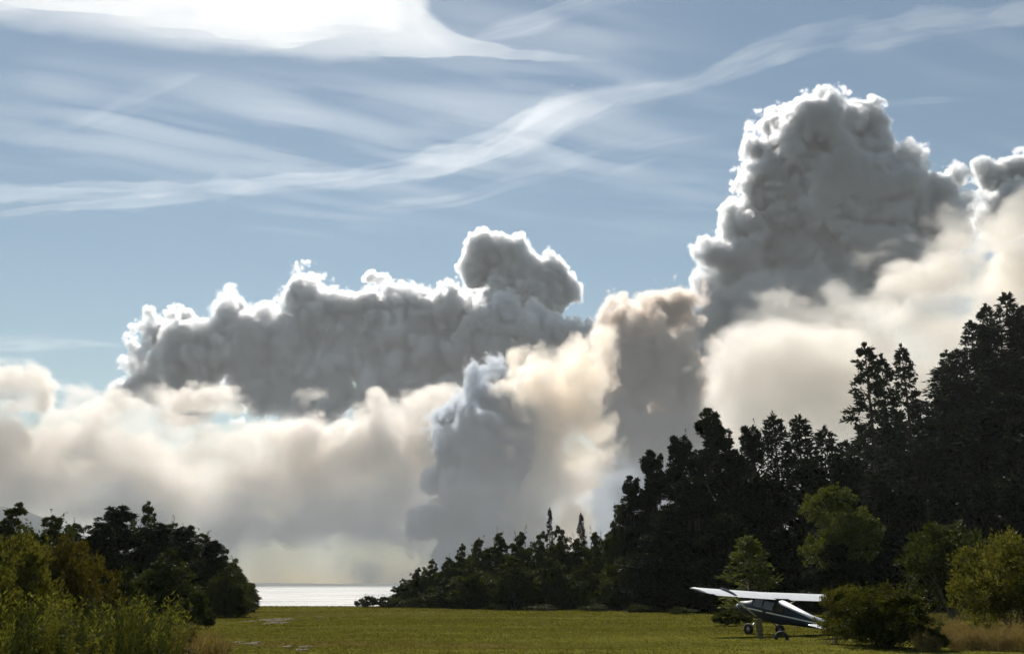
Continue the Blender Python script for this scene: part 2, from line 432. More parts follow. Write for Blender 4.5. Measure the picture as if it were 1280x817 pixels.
# ------------------------------------------------------------------ terrain
def sstep(a, b, x):
    t = np.clip((np.asarray(x, dtype=float) - a) / (b - a), 0, 1); return t * t * (3 - 2 * t)
def height(x, y):
    x = np.asarray(x, float); y = np.asarray(y, float)
    P = np.stack([x.ravel(), y.ravel(), np.zeros(x.size)], -1)
    n1 = (vnoise(P / 9, 3) - .5).reshape(x.shape); n2 = (vnoise(P / 2.3, 4) - .5).reshape(x.shape); n3 = (vnoise(P / 30, 9) - .5).reshape(x.shape)
    h = .10 * n1 + .05 * n2
    az = x / np.maximum(y, 40)                       # bearing from the camera's end of the meadow
    shore = sstep(124, 142, y + 8 * n3) * (1 - sstep(-.112, -.06, az)) * sstep(-.36, -.30, az)
    h = h * (1 - shore) - 3.2 * shore
    hill = np.interp(az, [.26, .33, .36, .42, .50, .62, .9], [0, 2, 7, 16, 30, 40, 46]) * sstep(100, 188, y) * (1 - .55 * sstep(215, 330, y))
    return h + hill * (1 + .2 * n3)
def hz(x, y): return float(height(np.array([x]), np.array([y]))[0])

xs = np.concatenate([np.linspace(-420, -70, 30), np.linspace(-68, 72, 200), np.linspace(76, 420, 60)])
ys = np.concatenate([np.linspace(-80, 16, 20), np.linspace(18, 150, 200), np.linspace(154, 420, 60)])
gx, gy = np.meshgrid(xs, ys, indexing='ij')
V = np.stack([gx.ravel(), gy.ravel(), height(gx, gy).ravel()], -1)
ny = len(ys); i = np.arange(len(xs) - 1)[:, None] * ny + np.arange(ny - 1)[None]
F = np.stack([i, i + ny, i + ny + 1, i + 1], -1).reshape(-1, 4)
fm, nt, o = new_mat("meadow_soil")
b = nt.nodes.new("ShaderNodeBsdfPrincipled"); b.inputs["Roughness"].default_value = 1; b.inputs["Specular IOR Level"].default_value = 0
tc = nt.nodes.new("ShaderNodeTexCoord")
nA = noise_node(nt, .10, 5, .6, tc.outputs["Object"], (.28, 1.9, 1)); nB = noise_node(nt, 1.4, 6, .65, tc.outputs["Object"])
rA = ramp_node(nt, nA.outputs["Fac"], [(.34, (.105, .078, .030)), (.44, (.074, .074, .015)), (.62, (.115, .112, .022))])
rB = ramp_node(nt, nB.outputs["Fac"], [(.3, (.55, .5, .42)), (.7, (1.25, 1.25, 1.2))])
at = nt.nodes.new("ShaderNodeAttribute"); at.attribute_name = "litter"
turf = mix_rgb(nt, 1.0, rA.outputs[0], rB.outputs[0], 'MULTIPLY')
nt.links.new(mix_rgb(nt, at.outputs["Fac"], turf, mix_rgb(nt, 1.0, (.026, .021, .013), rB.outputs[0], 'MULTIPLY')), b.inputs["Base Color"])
nt.links.new(b.outputs[0], o.inputs[0])
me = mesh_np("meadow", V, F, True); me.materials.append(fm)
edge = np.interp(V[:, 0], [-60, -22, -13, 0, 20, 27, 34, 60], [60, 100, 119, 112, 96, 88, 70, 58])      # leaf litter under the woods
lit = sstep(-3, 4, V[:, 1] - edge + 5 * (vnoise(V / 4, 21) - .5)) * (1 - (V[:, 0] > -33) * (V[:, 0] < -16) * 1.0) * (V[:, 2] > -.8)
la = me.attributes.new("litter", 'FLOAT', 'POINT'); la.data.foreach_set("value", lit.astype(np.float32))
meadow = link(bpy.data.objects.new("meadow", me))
tag(meadow, "mown green meadow airstrip running down to the lake between the trees", None, None, "structure")

# lake reaching the horizon
LAKE_Z = -1.0
ly = np.concatenate([np.linspace(60, 400, 50), np.geomspace(420, 60000, 60)])
lx = np.concatenate([-np.geomspace(60000, 300, 25), np.linspace(-250, 250, 41), np.geomspace(300, 60000, 25)])
gx, gy = np.meshgrid(lx, ly, indexing='ij')
V = np.stack([gx.ravel(), gy.ravel(), np.full(gx.size, LAKE_Z)], -1)
ny = len(ly); i = np.arange(len(lx) - 1)[:, None] * ny + np.arange(ny - 1)[None]
F = np.stack([i, i + ny, i + ny + 1, i + 1], -1).reshape(-1, 4)
wm, nt, o = new_mat("lake_water")
b = nt.nodes.new("ShaderNodeBsdfPrincipled"); b.inputs["Base Color"].default_value = (.02, .035, .045, 1)
b.inputs["Roughness"].default_value = .5; b.inputs["IOR"].default_value = 1.33
tc = nt.nodes.new("ShaderNodeTexCoord")
n1 = noise_node(nt, .35, 5, .6, tc.outputs["Object"], (.6, 1.0, 1)); n2 = noise_node(nt, 2.2, 4, .6, tc.outputs["Object"])
ad = nt.nodes.new("ShaderNodeMath"); ad.operation = 'MULTIPLY_ADD'; nt.links.new(n2.outputs["Fac"], ad.inputs[0]); ad.inputs[1].default_value = .25; nt.links.new(n1.outputs["Fac"], ad.inputs[2])
bp = nt.nodes.new("ShaderNodeBump"); bp.inputs["Strength"].default_value = 1.0; bp.inputs["Distance"].default_value = .5
nr = noise_node(nt, .05, 5, .65, tc.outputs["Object"], (.25, 1.0, 1)); mr = nt.nodes.new("ShaderNodeMapRange")
mr.inputs["From Min"].default_value = .38; mr.inputs["From Max"].default_value = .62; mr.inputs["To Min"].default_value = .26; mr.inputs["To Max"].default_value = .55
nt.links.new(nr.outputs["Fac"], mr.inputs["Value"]); nt.links.new(mr.outputs[0], b.inputs["Roughness"])       # calmer and rougher water
nt.links.new(ad.outputs[0], bp.inputs["Height"]); nt.links.new(bp.outputs[0], b.inputs["Normal"]); nt.links.new(b.outputs[0], o.inputs[0])
me = mesh_np("lake", V, F, True); me.materials.append(wm)
lake = link(bpy.data.objects.new("lake", me)); tag(lake, "glittering lake at the end of the meadow", None, None, "structure")

# far land: a low shore across the lake and a mountain to the left
def ridge(name, Y, depth, pts, mat, seed, amp):
    """land of rounded cross-section whose skyline passes through the given photograph points"""
    pxs = np.linspace(pts[0][0], pts[-1][0], 160); tops = np.interp(pxs, [p[0] for p in pts], [p[1] for p in pts])
    tops = tops - amp * (fbm(np.stack([pxs / 9, np.zeros(160), np.zeros(160)], -1), 4, seed) - .45)
    cs = np.linspace(0, 1, 15); V = []
    for x, t in zip(pxs, tops):
        p = at_y(x, t, Y)
        for c in cs:
            s = math.sin(math.pi * c) ** .8
            V.append((p.x * (1 + (c - .5) * depth / Y), Y + (c - .5) * depth, LAKE_Z - 3 + max(.5, p.z - LAKE_Z + 3) * s))
    V = np.array(V); n = len(cs)
    V[:, 2] += (fbm(V / (depth * .09), 3, seed + 3) - .45) * amp * Y / F0 * np.tile(np.sin(np.pi * cs), 160)
    i = np.arange(159)[:, None] * n + np.arange(n - 1)[None]
    me = mesh_np(name, V, np.stack([i, i + n, i + n + 1, i + 1], -1).reshape(-1, 4), True); me.materials.append(mat)
    return link(bpy.data.objects.new(name, me))
M_far = paint("far_forest_land", (.045, .06, .05), .95, .3, .004)
tag(ridge("far_shore", 4600, 700, [(-700, 727), (100, 727.5), (330, 728), (420, 729), (560, 728.5), (900, 726), (2200, 725)], M_far, 5, 1.6), "low dark far shore across the lake", None, None, "structure")
tag(ridge("mountain", 3900, 1500, [(-900, 650), (-200, 622), (0, 633), (40, 641), (100, 668), (200, 700), (290, 729), (330, 733)], M_far, 8, 5), "bluish mountain slope beyond the trees on the far shore", None, None, "structure")

# ------------------------------------------------------------------ high thin clouds
H_CIRRUS = 7000.0
def on_cirrus(px, py):
    d = ray(px, py); return CAM + d * ((H_CIRRUS - CAM.z) / d.z)
def slab(name, P, T, mat):
    """closed thin cloud layer: P (nu,nv,3) points of its middle, T (nu,nv) thickness in metres"""
    nu, nv = T.shape; T = np.maximum(T, 1.0)
    up = P.copy(); dn = P.copy(); up[..., 2] += T * .5; dn[..., 2] -= T * .5
    V = np.concatenate([up.reshape(-1, 3), dn.reshape(-1, 3)]); off = nu * nv
    i = np.arange(nu - 1)[:, None] * nv + np.arange(nv - 1)[None]
    Ft = np.stack([i, i + nv, i + nv + 1, i + 1], -1).reshape(-1, 4); Fb = Ft[:, ::-1] + off
    ring = np.concatenate([np.arange(nv), np.arange(1, nu) * nv + nv - 1, (nu - 1) * nv + np.arange(nv - 1)[::-1], np.arange(1, nu - 1)[::-1] * nv])
    r2 = np.roll(ring, -1); Fs = np.stack([ring, r2, r2 + off, ring + off], -1)
    me = mesh_np(name, V, np.concatenate([Ft, Fb, Fs]), True)
    bm = bmesh.new(); bm.from_mesh(me); bmesh.ops.recalc_face_normals(bm, faces=bm.faces); bm.to_mesh(me); bm.free()
    me.materials.append(mat); return link(bpy.data.objects.new(name, me))
M_cirrus = volume_mat("cirrus_ice", (.99, .99, .99), 1 / 2600.0, .5)
M_lens = volume_mat("lens_cloud_ice", (.995, .99, .975), 1 / 1100.0, .45)

# bright lens-shaped cloud at the top of the view
poly = np.array([(-520, -60), (-300, -14), (-100, 18), (0, 32), (100, 48), (200, 60), (300, 69), (355, 77), (420, 74), (500, 70), (600, 73), (700, 76), (757, 73.5), (700, 68), (640, 60), (590, 49), (562, 38), (546, 22), (543, 0), (500, -90), (380, -170), (0, -190), (-300, -150)], float)
pxs, pys = np.arange(-540, 800, 4.5), np.arange(96, -205, -4.0); nu, nv = len(pxs), len(pys)
P = np.empty((nu, nv, 3))
for a in range(nu):
    for c in range(nv): P[a, c] = on_cirrus(pxs[a], pys[c])[:]
PX, PY = np.meshgrid(pxs, pys, indexing='ij'); G = np.stack([PX.ravel(), PY.ravel()], -1)
nzw = fbm(np.stack([G[:, 0] / 60, G[:, 1] / 14, G[:, 0] * 0], -1), 4, 33) - .46
G = G + nzw[:, None] * np.array([40, 26])
dist = np.full(len(G), 1e9); inside = np.zeros(len(G), bool)
for p, q in zip(poly, np.roll(poly, -1, 0)):
    e = q - p; t = np.clip(((G - p) @ e) / (e @ e), 0, 1); dist = np.minimum(dist, np.linalg.norm(G - p - t[:, None] * e, axis=1))
    cr_ = ((p[1] > G[:, 1]) != (q[1] > G[:, 1])) & (G[:, 0] < (q[0] - p[0]) * (G[:, 1] - p[1]) / (q[1] - p[1] + 1e-9) + p[0]); inside ^= cr_
sd = np.where(inside, dist, -dist)
nz = fbm(np.stack([G[:, 0] / 130 + nzw, G[:, 1] / 20, G[:, 0] * 0], -1), 5, 31)
T = (560 * sstep(-8, 58, sd) ** 1.4 * (.35 + 1.25 * np.clip(nz - .12, 0, 1)) + 230 * sstep(-5, 16, sd) * sstep(-34, -8, -sd) * (.25 + .75 * sstep(330, 560, G[:, 0]))).reshape(nu, nv)
lens_cloud = slab("lens_cloud", P, T, M_lens)
tag(lens_cloud, "broad bright cream lens-shaped cloud with a pointed tip, highest in the sky", "cloud")

def streak(name, pts, seed, thick, label, fibre=1.0, nu=520, nv=84):
    """feathered ribbon of cirrus through photograph points (px, py, half width px)"""
    pts = np.array(pts, float); t = np.linspace(0, len(pts) - 1, nu)
    def cr(k):                                   # Catmull-Rom through the points
        i = np.clip(np.floor(t).astype(int), 0, len(pts) - 2); f = t - i
        p = [pts[np.clip(i + d, 0, len(pts) - 1), k] for d in (-1, 0, 1, 2)]
        return .5 * (2 * p[1] + (p[2] - p[0]) * f + (2 * p[0] - 5 * p[1] + 4 * p[2] - p[3]) * f ** 2 + (3 * p[1] - p[0] - 3 * p[2] + p[3]) * f ** 3)
    X, Yp, Wd = cr(0), cr(1), np.maximum(cr(2), 1)
    dx, dy = np.gradient(X), np.gradient(Yp); L = np.hypot(dx, dy); nx_, ny_ = -dy / L, dx / L
    s = np.cumsum(L); v = np.linspace(-1, 1, nv); P = np.empty((nu, nv, 3))
    for a in range(nu):
        for c in range(nv):
            P[a, c] = on_cirrus(X[a] + nx_[a] * v[c] * Wd[a], Yp[a] + ny_[a] * v[c] * Wd[a])[:]
    S, VV = np.meshgrid(s, v, indexing='ij'); WW = Wd[:, None] * np.ones((1, nv))
    q = np.stack([S / 110 + VV * .5, VV * WW / 4, S * 0], -1).reshape(-1, 3)
    w = fbm(np.stack([S / 70, VV * WW / 40, S * 0 + 7], -1).reshape(-1, 3), 3, seed + 3).reshape(nu, nv)
    q2 = q + np.stack([w.ravel() * 1.0, w.ravel() * 1.6, w.ravel() * 0], -1)
    n = fbm(q2, 5, seed).reshape(nu, nv); n2 = fbm(np.stack([S / 220, VV * 1.3, S * 0 + 3], -1).reshape(-1, 3), 3, seed + 9).reshape(nu, nv)
    core = np.exp(-(VV * 2.6 + (w - .45) * 1.7) ** 2)
    brk = np.clip(fbm(np.stack([S / 60 + VV, VV * WW / 9, S * 0 + 11], -1).reshape(-1, 3), 4, seed + 21).reshape(nu, nv) * 3.2 - .8, .12, 1.5)
    ends = brk * sstep(0, 90, S) * sstep(0, 90, s[-1] - S) * sstep(1, .75, np.abs(VV))
    T = thick * core * ends * (.05 + fibre * np.clip(n * 4.0 - 1.4, 0, 2)) * (.75 + .6 * np.clip(n2 * 2 - .4, 0, 1.5))
    return tag(slab(name, P, T, M_cirrus), label, "cloud", "thin cirrus streaks")
streak("cirrus_streak", [(-300, 262, 16), (-120, 246, 18), (60, 238, 16), (230, 236, 16), (400, 226, 19), (540, 203, 26), (640, 170, 34), (740, 130, 30), (860, 103, 14), (960, 68, 30), (1080, 40, 36), (1230, 24, 26), (1400, 6, 11)], 41, 430,
       "long curved white cirrus streak sweeping below the lens-shaped cloud")
streak("cirrus_streak", [(420, 262, 12), (560, 250, 18), (660, 222, 34), (760, 196, 42), (830, 180, 30), (900, 168, 10)], 47, 120, "short soft cirrus feather under the bend of the long curved streak")
streak("cirrus_streak", [(20, 190, 12), (110, 150, 30), (200, 112, 26), (290, 76, 14)], 53, 50, "faint slanting cirrus wisp below the left end of the lens-shaped cloud")
streak("cirrus_streak", [(-60, 275, 8), (60, 262, 10), (180, 250, 12), (290, 246, 8)], 59, 260, "thin flat cirrus line just under the start of the long curved streak")
streak("cirrus_streak", [(-200, 440, 40), (0, 432, 26), (120, 432, 14), (200, 440, 6)], 61, 130, "faint low cirrus veil level with the top of the smoke bank")
streak("cirrus_streak", [(-200, 500, 50), (-40, 484, 40), (60, 478, 26), (150, 500, 10)], 67, 170, "hazy cirrus patch just above the low peach smoke")
streak("cirrus_streak", [(1080, 134, 8), (1170, 124, 8), (1230, 126, 5)], 71, 180, "tiny cirrus dash above the tall smoke tower")
streak("cirrus_streak", [(560, 60, 10), (660, 30, 24), (760, 0, 20), (900, -40, 14)], 73, 200, "thin cirrus wisp rising past the pointed tip of the lens-shaped cloud")

# broad faint veil
nu, nv = 420, 260
P = np.empty((nu, nv, 3)); px_, py_ = np.linspace(-500, 1800, nu), np.linspace(330, -160, nv)
for a in range(nu):
    for c in range(nv): P[a, c] = on_cirrus(px_[a], py_[c])[:]
PX, PY = np.meshgrid(px_, py_, indexing='ij')
G = np.stack([P[..., 0], P[..., 1], P[..., 2] * 0], -1).reshape(-1, 3) / 1000.0
wq = fbm(G / 2.2, 3, 81)[:, None]; ang = .35
R_ = np.stack([(G[:, 0] * math.cos(ang) + G[:, 1] * math.sin(ang)) / 2.6, (-G[:, 0] * math.sin(ang) + G[:, 1] * math.cos(ang)) / .45, G[:, 2]], -1) + wq * np.array([1.2, 1.8, 0])
n = fbm(R_, 5, 83).reshape(nu, nv); big = fbm(G / 3.5, 3, 87).reshape(nu, nv)
T = 210 * np.clip(n * 3.4 - 1.15, 0, 1.6) * np.clip(big * 2.6 - .7, .08, 1.2) * sstep(330, 230, PY) * sstep(-500, -300, PX) * sstep(1800, 1500, PX) * sstep(-160, -100, PY)
T *= .35 + .65 * sstep(1000, 500, PX)
tag(slab("cirrus_veil", P, T, M_cirrus), "broad faint veil of fibrous high cirrus across the blue sky", None, None, "stuff")
# ------------------------------------------------------------------ plants
def unit(v): return v / (np.linalg.norm(v, axis=-1, keepdims=True) + 1e-9)
def leaves(C, D, L, Wd, rng, flat=.0):
    """rhombic leaves at C along D, length L, width Wd -> verts, quads"""
    n = len(C); D = unit(D); r = rng.normal(size=(n, 3)); r[:, 2] *= (1 - flat)
    S = unit(np.cross(D, unit(r)))
    if flat: S[:, 2] *= (1 - flat); S = unit(S)
    L = np.broadcast_to(L, n)[:, None]; Wd = np.broadcast_to(Wd, n)[:, None]
    V = np.stack([C, C + D * L * .45 + S * Wd * .5, C + D * L, C + D * L * .45 - S * Wd * .5], 1).reshape(-1, 3)
    return V, np.arange(n * 4).reshape(-1, 4)
def tube_np(pts, radii, sides=6):
    pts = np.array(pts, float); V = []; n = len(pts)
    for k in range(n):
        d = unit(pts[min(k + 1, n - 1)] - pts[max(k - 1, 0)]); a = unit(np.cross(d, [.31, .95, .07])); b = np.cross(d, a)
        for s in range(sides):
            t = 2 * math.pi * s / sides; V.append(pts[k] + (a * math.cos(t) + b * math.sin(t)) * radii[k])
    V.append(pts[-1]); V = np.array(V); Q = []
    for k in range(n - 1):
        for s in range(sides):
            s2 = (s + 1) % sides; Q.append((k * sides + s, k * sides + s2, (k + 1) * sides + s2, (k + 1) * sides + s))
    return V, np.array(Q)
def join(parts):
    V = []; F = []; o = 0
    for v, f in parts: V.append(v); F.append(f + o); o += len(v)
    return np.concatenate(V), np.concatenate(F)

M_bark = paint("bark", (.07, .055, .04), .95, .35, 3, bump=.6, spec=.1)
M_greybark = paint("grey_bark", (.14, .125, .105), .95, .3, 4, bump=.5, spec=.1)
M_dark = leaf_mat("dark_conifer_needles", (.006, .009, .004), (.018, .026, .010), .10, .7)
M_pine = leaf_mat("pine_needles", (.009, .014, .008), (.025, .034, .017), .12, .7)
M_darkleaf = leaf_mat("dark_evergreen_leaves", (.006, .009, .004), (.020, .027, .010), .12)
M_mid = leaf_mat("olive_green_leaves", (.017, .024, .008), (.052, .063, .018), .25)
M_pale = leaf_mat("pale_green_leaves", (.045, .055, .016), (.10, .115, .035), .3)
M_yel = leaf_mat("yellow_green_leaves", (.045, .048, .014), (.108, .106, .028), .38)
M_rust = leaf_mat("rusty_olive_leaves", (.040, .036, .010), (.085, .072, .016), .3)
M_weed = leaf_mat("fresh_weed_leaves", (.036, .043, .012), (.122, .130, .034), .48)
M_gorse = leaf_mat("gorse_leaves", (.022, .028, .008), (.075, .080, .018), .3)
M_dry = leaf_mat("dry_straw", (.12, .085, .04), (.24, .18, .085), .35)

def conifer(seed, h=20.0, w=3.4, gap=.5, per=6, tuft=0.0, droop=.25, power=.8, base=.08, leaf=.42, dens=14):
    rng = np.random.default_rng(seed); C = []; D = []; tr = [tube_np([(0, 0, -.4), (0, 0, h * .3), (rng.normal() * .1, rng.normal() * .1, h * .7), (0, 0, h)], [h * .016, h * .012, h * .006, .015], 7)]
    z = h * base
    while z < h * .985:
        f = 1 - (z / h); Lz = w * max(f, .02) ** power * rng.uniform(.75, 1.12) + .18
        for k in range(max(3, int(per * rng.uniform(.7, 1.2)))):
            a = rng.uniform(0, 2 * math.pi); L = Lz * rng.uniform(.6, 1.12); up = rng.uniform(-.05, .25) - droop
            d = np.array([math.cos(a), math.sin(a), 0]); tip = d * L + np.array([0, 0, up * L + .15 * L * f])
            o = np.array([0, 0, z + rng.uniform(-.2, .2)])
            if L > .9 and rng.random() < .5: tr.append(tube_np([o, o + tip * .5 + [0, 0, .06 * L], o + tip], [.05, .03, .01], 3))
            m = max(3, int(dens * (.4 + L / w)))
            t = rng.uniform(0, 1, m) ** (.5 if not tuft else .5 - .3 * tuft)
            t = np.maximum(t, .15 + .5 * tuft)
            c = o + tip * t[:, None] + np.array([0, 0, 1]) * (.06 * L * np.sin(np.pi * t))[:, None] + rng.normal(size=(m, 3)) * np.array([.13, .13, .07]) * (.6 + L * .3)
            C.append(c); D.append(d + rng.normal(size=(m, 3)) * .65 + np.array([0, 0, .15 if tuft else -.05]))
        z += gap * (.55 + .6 * f)
    m = 26; C.append(np.array([0, 0, h]) - np.abs(rng.normal(size=(m, 3))) * np.array([0, 0, .5]) + rng.normal(size=(m, 3)) * .07); D.append(rng.normal(size=(m, 3)) * .4 + [0, 0, .8])
    C = np.concatenate(C); D = np.concatenate(D); n = len(C)
    return leaves(C, D, leaf * rng.uniform(.6, 1.3, n), leaf * .42 * rng.uniform(.7, 1.3, n), rng, .35), join(tr)

def broadleaf(seed, h=10.0, w=3.5, lobes=9, clumps=150, per=80, leaf=.28, base=.25, spread=.8, stems=1, spiky=0.0, top=.5, column=False):
    """crown of uneven lobes, each a shell of leaf clumps; limbs run from the trunk to the lobes"""
    rng = np.random.default_rng(seed); LC = []; LR = []; tr = []
    zc = h * (base + (1 - base) * .5)
    for k in range(lobes):
        a = 2 * math.pi * (k + rng.uniform(-.3, .3)) / lobes * 1.618 * 2; u = rng.uniform(-.9, 1.0) if k else 1.0
        rr = math.sqrt(max(.05, 1 - (u * .92) ** 2)) * rng.uniform(.35, .8) * (1 if k else .15)
        c = np.array([math.cos(a) * rr * w * spread, math.sin(a) * rr * w * spread, zc + u * h * (1 - base) * .36]); r = min(w, h * (1 - base) * .5) * rng.uniform(.36, .6) * (1 if u < .6 else top + .3)
        if column:                               # dense to the ground, narrowing upwards
            f = (k + .5) / lobes; prof = w * (1 - f) ** .55 * (.75 + .25 * min(1, f * 6)); q = rng.uniform(.3, .75)
            c = np.array([math.cos(a) * prof * q, math.sin(a) * prof * q, h * (.06 + .88 * f)]); r = max(.062 * h, prof * rng.uniform(.42, .62)); c[:2] *= min(1, (1 - f) * 4 + .15)
            if k == lobes - 1: c[:2] = 0
        LC.append(c); LR.append(r)
    for s in range(stems):
        b = np.array([rng.normal() * .12 * stems, rng.normal() * .12 * stems, -.4]); k0 = b + [rng.normal() * .1 * h * .2, rng.normal() * .1 * h * .2, h * base * 1.1]
        tr.append(tube_np([b, (b + k0) / 2 + rng.normal(size=3) * .05, k0, [k0[0] * .4, k0[1] * .4, h * .8]], [h * .022 / stems ** .5, h * .018 / stems ** .5, h * .014 / stems ** .5, .02], 7))
        for c in LC[s::stems]:
            m = (k0 + c) / 2 + rng.normal(size=3) * .08 * h * .3
            tr.append(tube_np([k0, m, c + (0, 0, .3)], [h * .008, h * .005, .012], 5))
    LC = np.array(LC); LR = np.array(LR)
    pr = LR ** 2 / (LR ** 2).sum(); idx = rng.choice(lobes, clumps, p=pr)
    d = unit(rng.normal(size=(clumps, 3))); CC = LC[idx] + d * (LR[idx] * rng.uniform(.55, 1.05, clumps))[:, None] * np.array([1, 1, .85])
    CR = LR[idx] * rng.uniform(.16, .36, clumps)
    ks = np.repeat(np.arange(clumps), per); n = len(ks)
    dd = unit(rng.normal(size=(n, 3))); C = CC[ks] + dd * (CR[ks] * rng.uniform(.1, 1.0, n) ** .5)[:, None]
    D = dd * .6 + rng.normal(size=(n, 3)) * .5 + np.array([0, 0, .35 + spiky]) + d[ks] * .5
    if spiky:                                   # upright shoots breaking the outline
        m = int(70 * spiky) + 10; si = rng.choice(clumps, m); q = rng.integers(10, 22, m)
        for j in range(m):
            if d[si[j], 2] < 0: continue
            t = np.linspace(0, 1, q[j]); ax = unit(d[si[j]] * .5 + [rng.normal() * .2, rng.normal() * .2, 1.0]); Ls = leaf * rng.uniform(3, 6.5)
            C = np.concatenate([C, CC[si[j]] + ax * (t * Ls)[:, None] + rng.normal(size=(q[j], 3)) * leaf * .2]); D = np.concatenate([D, ax + rng.normal(size=(q[j], 3)) * .6])
    keep = C[:, 2] > .05
    C, D = C[keep], D[keep]; n = len(C)
    return leaves(C, D, leaf * rng.uniform(.55, 1.35, n), leaf * .5 * rng.uniform(.6, 1.3, n), rng), join(tr)

def weed(seed, h=2.0, stems=16, spread=.55, leaf=.20, per=26, narrow=.22):
    rng = np.random.default_rng(seed); C = []; D = []; tr = []
    for s in range(stems):
        a = rng.uniform(0, 2 * math.pi); r = spread * math.sqrt(rng.random()); b = np.array([math.cos(a) * r, math.sin(a) * r, -.1])
        lean = np.array([math.cos(a), math.sin(a), 0]) * rng.uniform(.05, .35) * h * .6; hh = h * rng.uniform(.55, 1.05)
        top = b + lean + [0, 0, hh]; mid = b + lean * .35 + [0, 0, hh * .5]
        tr.append(tube_np([b, mid, top], [.012, .009, .003], 3))
        t = rng.uniform(.12, 1, per); c = (b * (1 - t)[:, None] ** 2 + 2 * (t * (1 - t))[:, None] * mid + top * (t ** 2)[:, None])
        aa = rng.uniform(0, 2 * math.pi, per); C.append(c); D.append(np.stack([np.cos(aa), np.sin(aa), rng.uniform(.1, 1.4, per)], -1))
    C = np.concatenate(C); D = np.concatenate(D); n = len(C); L = leaf * rng.uniform(.5, 1.3, n)
    return leaves(C, D, L, L * narrow * rng.uniform(.8, 1.4, n), rng), join(tr)

KINDS = {}
def kind(key, crown_trunk, leafm, barkm, h):
    (cv, cf), (tv, tf) = crown_trunk
    zt = cv[:, 2].max(); r = np.percentile(np.hypot(cv[:, 0], cv[:, 1]), 97)
    c = mesh_np(key + "_crown", cv, cf); c.materials.append(leafm)
    t = mesh_np(key + "_trunk", tv, tf, True); t.materials.append(barkm)
    KINDS[key] = (c, t, zt, r)
def plant(name, key, px, top, Y, wpx, label, cat, group=None, rot=None, crown="crown", trunk="trunk", leafm=None, sink=0.0):
    """stand a plant of a kind on the terrain at depth Y so that its top reaches photograph row `top`, `wpx` pixels wide"""
    c, t, zt, r = KINDS[key]
    p = at_y(px, top, Y); z0 = hz(p.x, Y) - sink; s = max(.2, (p.z - z0) / zt); wd = wpx * .5 * (Y / math.cos(PITCH) / F0) / r
    e = bpy.data.objects.new(name, None); e.empty_display_size = .3; link(e)
    e.location = (p.x, Y, z0); e.rotation_euler = (0, 0, random.uniform(0, 6.28) if rot is None else rot); e.scale = (wd, wd, s)
    link(bpy.data.objects.new(trunk, t), e); link(bpy.data.objects.new(crown, c), e)
    return tag(e, label, cat, group)
random.seed(4)
for k in range(3): kind(f"dense{k}", conifer(100 + k, 20, 3.6, .42, 7, 0, .12, .62, .05, .5, 17), M_dark, M_bark, 20)
for k in range(3): kind(f"pine{k}", conifer(120 + k, 24, 4.4, .85, 8, .6, .05, .7, .08, .5, 34), M_pine, M_bark, 24)
for k in range(3): kind(f"ever{k}", broadleaf(140 + k, 18, 4.5, 28, 900, 72, .31, .05, .9, 1, .12, .3, True), M_darkleaf, M_bark, 18)
for k in range(3): kind(f"mid{k}", broadleaf(160 + k, 9, 3.6, 20, 500, 64, .25, .02, .9, 2, .35, .5, True), M_mid, M_greybark, 9)
kind("paletree", broadleaf(180, 13, 3.4, 20, 300, 65, .28, .34, .9, 1, .1), M_pale, M_greybark, 13)
kind("youngfir", conifer(181, 6, 2.0, .32, 8, .2, -.1, .75, .05, .3, 22), M_pale, M_bark, 6)
kind("roundtree", broadleaf(182, 8, 3.4, 20, 380, 60, .24, .06, .9, 2, .1), M_mid, M_greybark, 8)
kind("brightbush", broadleaf(183, 6, 3.2, 22, 460, 55, .19, .02, .95, 5, .9), M_yel, M_greybark, 6)
kind("gorse", broadleaf(184, 3.2, 2.1, 20, 520, 60, .13, .0, .95, 6, .8, .7), M_gorse, M_greybark, 3.2)
kind("gorse2", broadleaf(185, 3.2, 2.1, 18, 440, 60, .13, .0, .95, 6, .8, .7), M_yel, M_greybark, 3.2)
kind("lowshrub", broadleaf(186, 1.6, 1.3, 12, 200, 50, .12, .0, .95, 5, .3), M_mid, M_greybark, 1.6)
kind("yellowshrub", broadleaf(187, 5, 2.6, 20, 420, 55, .17, .02, .95, 6, 1.0), M_yel, M_greybark, 5)
kind("rustshrub", broadleaf(188, 5, 2.6, 20, 400, 55, .17, .02, .95, 6, .9), M_rust, M_greybark, 5)
for k in range(3): kind(f"weed{k}", weed(200 + k, 2.2, 18, .6, .22, 30), (M_weed, M_yel, M_mid)[k], M_weed, 2.2)
kind("drytuft", weed(210, 1.1, 34, .45, .30, 12, .06), M_dry, M_dry, 1.1)

# right-hand forest, front row of dense dark trees
G1 = "dark evergreens of the front forest row"
for px, top, Y, w, key in [(885,507,112,92,"ever0"), (848,536,114,74,"ever1"), (815,560,112,66,"ever2"), (788,592,112,60,"ever0"), (936,523,118,66,"ever1"), (966,512,122,58,"dense0"), (998,515,120,66,"dense1"),
                           (1030,530,124,60,"dense2"), (912,560,106,100,"ever2"), (862,590,104,100,"ever1"), (960,590,104,100,"ever0"), (1010,570,110,90,"ever2"), (830,640,104,90,"ever0"), (1050,560,118,80,"ever1"), (905,640,98,90,"ever2"), (985,660,98,90,"ever1")]:
    plant("dark_evergreen_tree", key, px, top, Y, w * 1.3, {507: "tallest knobbly black evergreen crowning the clump behind the airplane"}.get(top,
          "narrow pointed black conifer in the tight clump behind the airplane" if key[0] == "d" else "lumpy black evergreen in the tight clump behind the airplane"), "tree", G1)
plant("thin_tree", "mid0", 772, 618, 110, 46, "thin see-through tree at the outer edge of the dark evergreen clump", "tree")
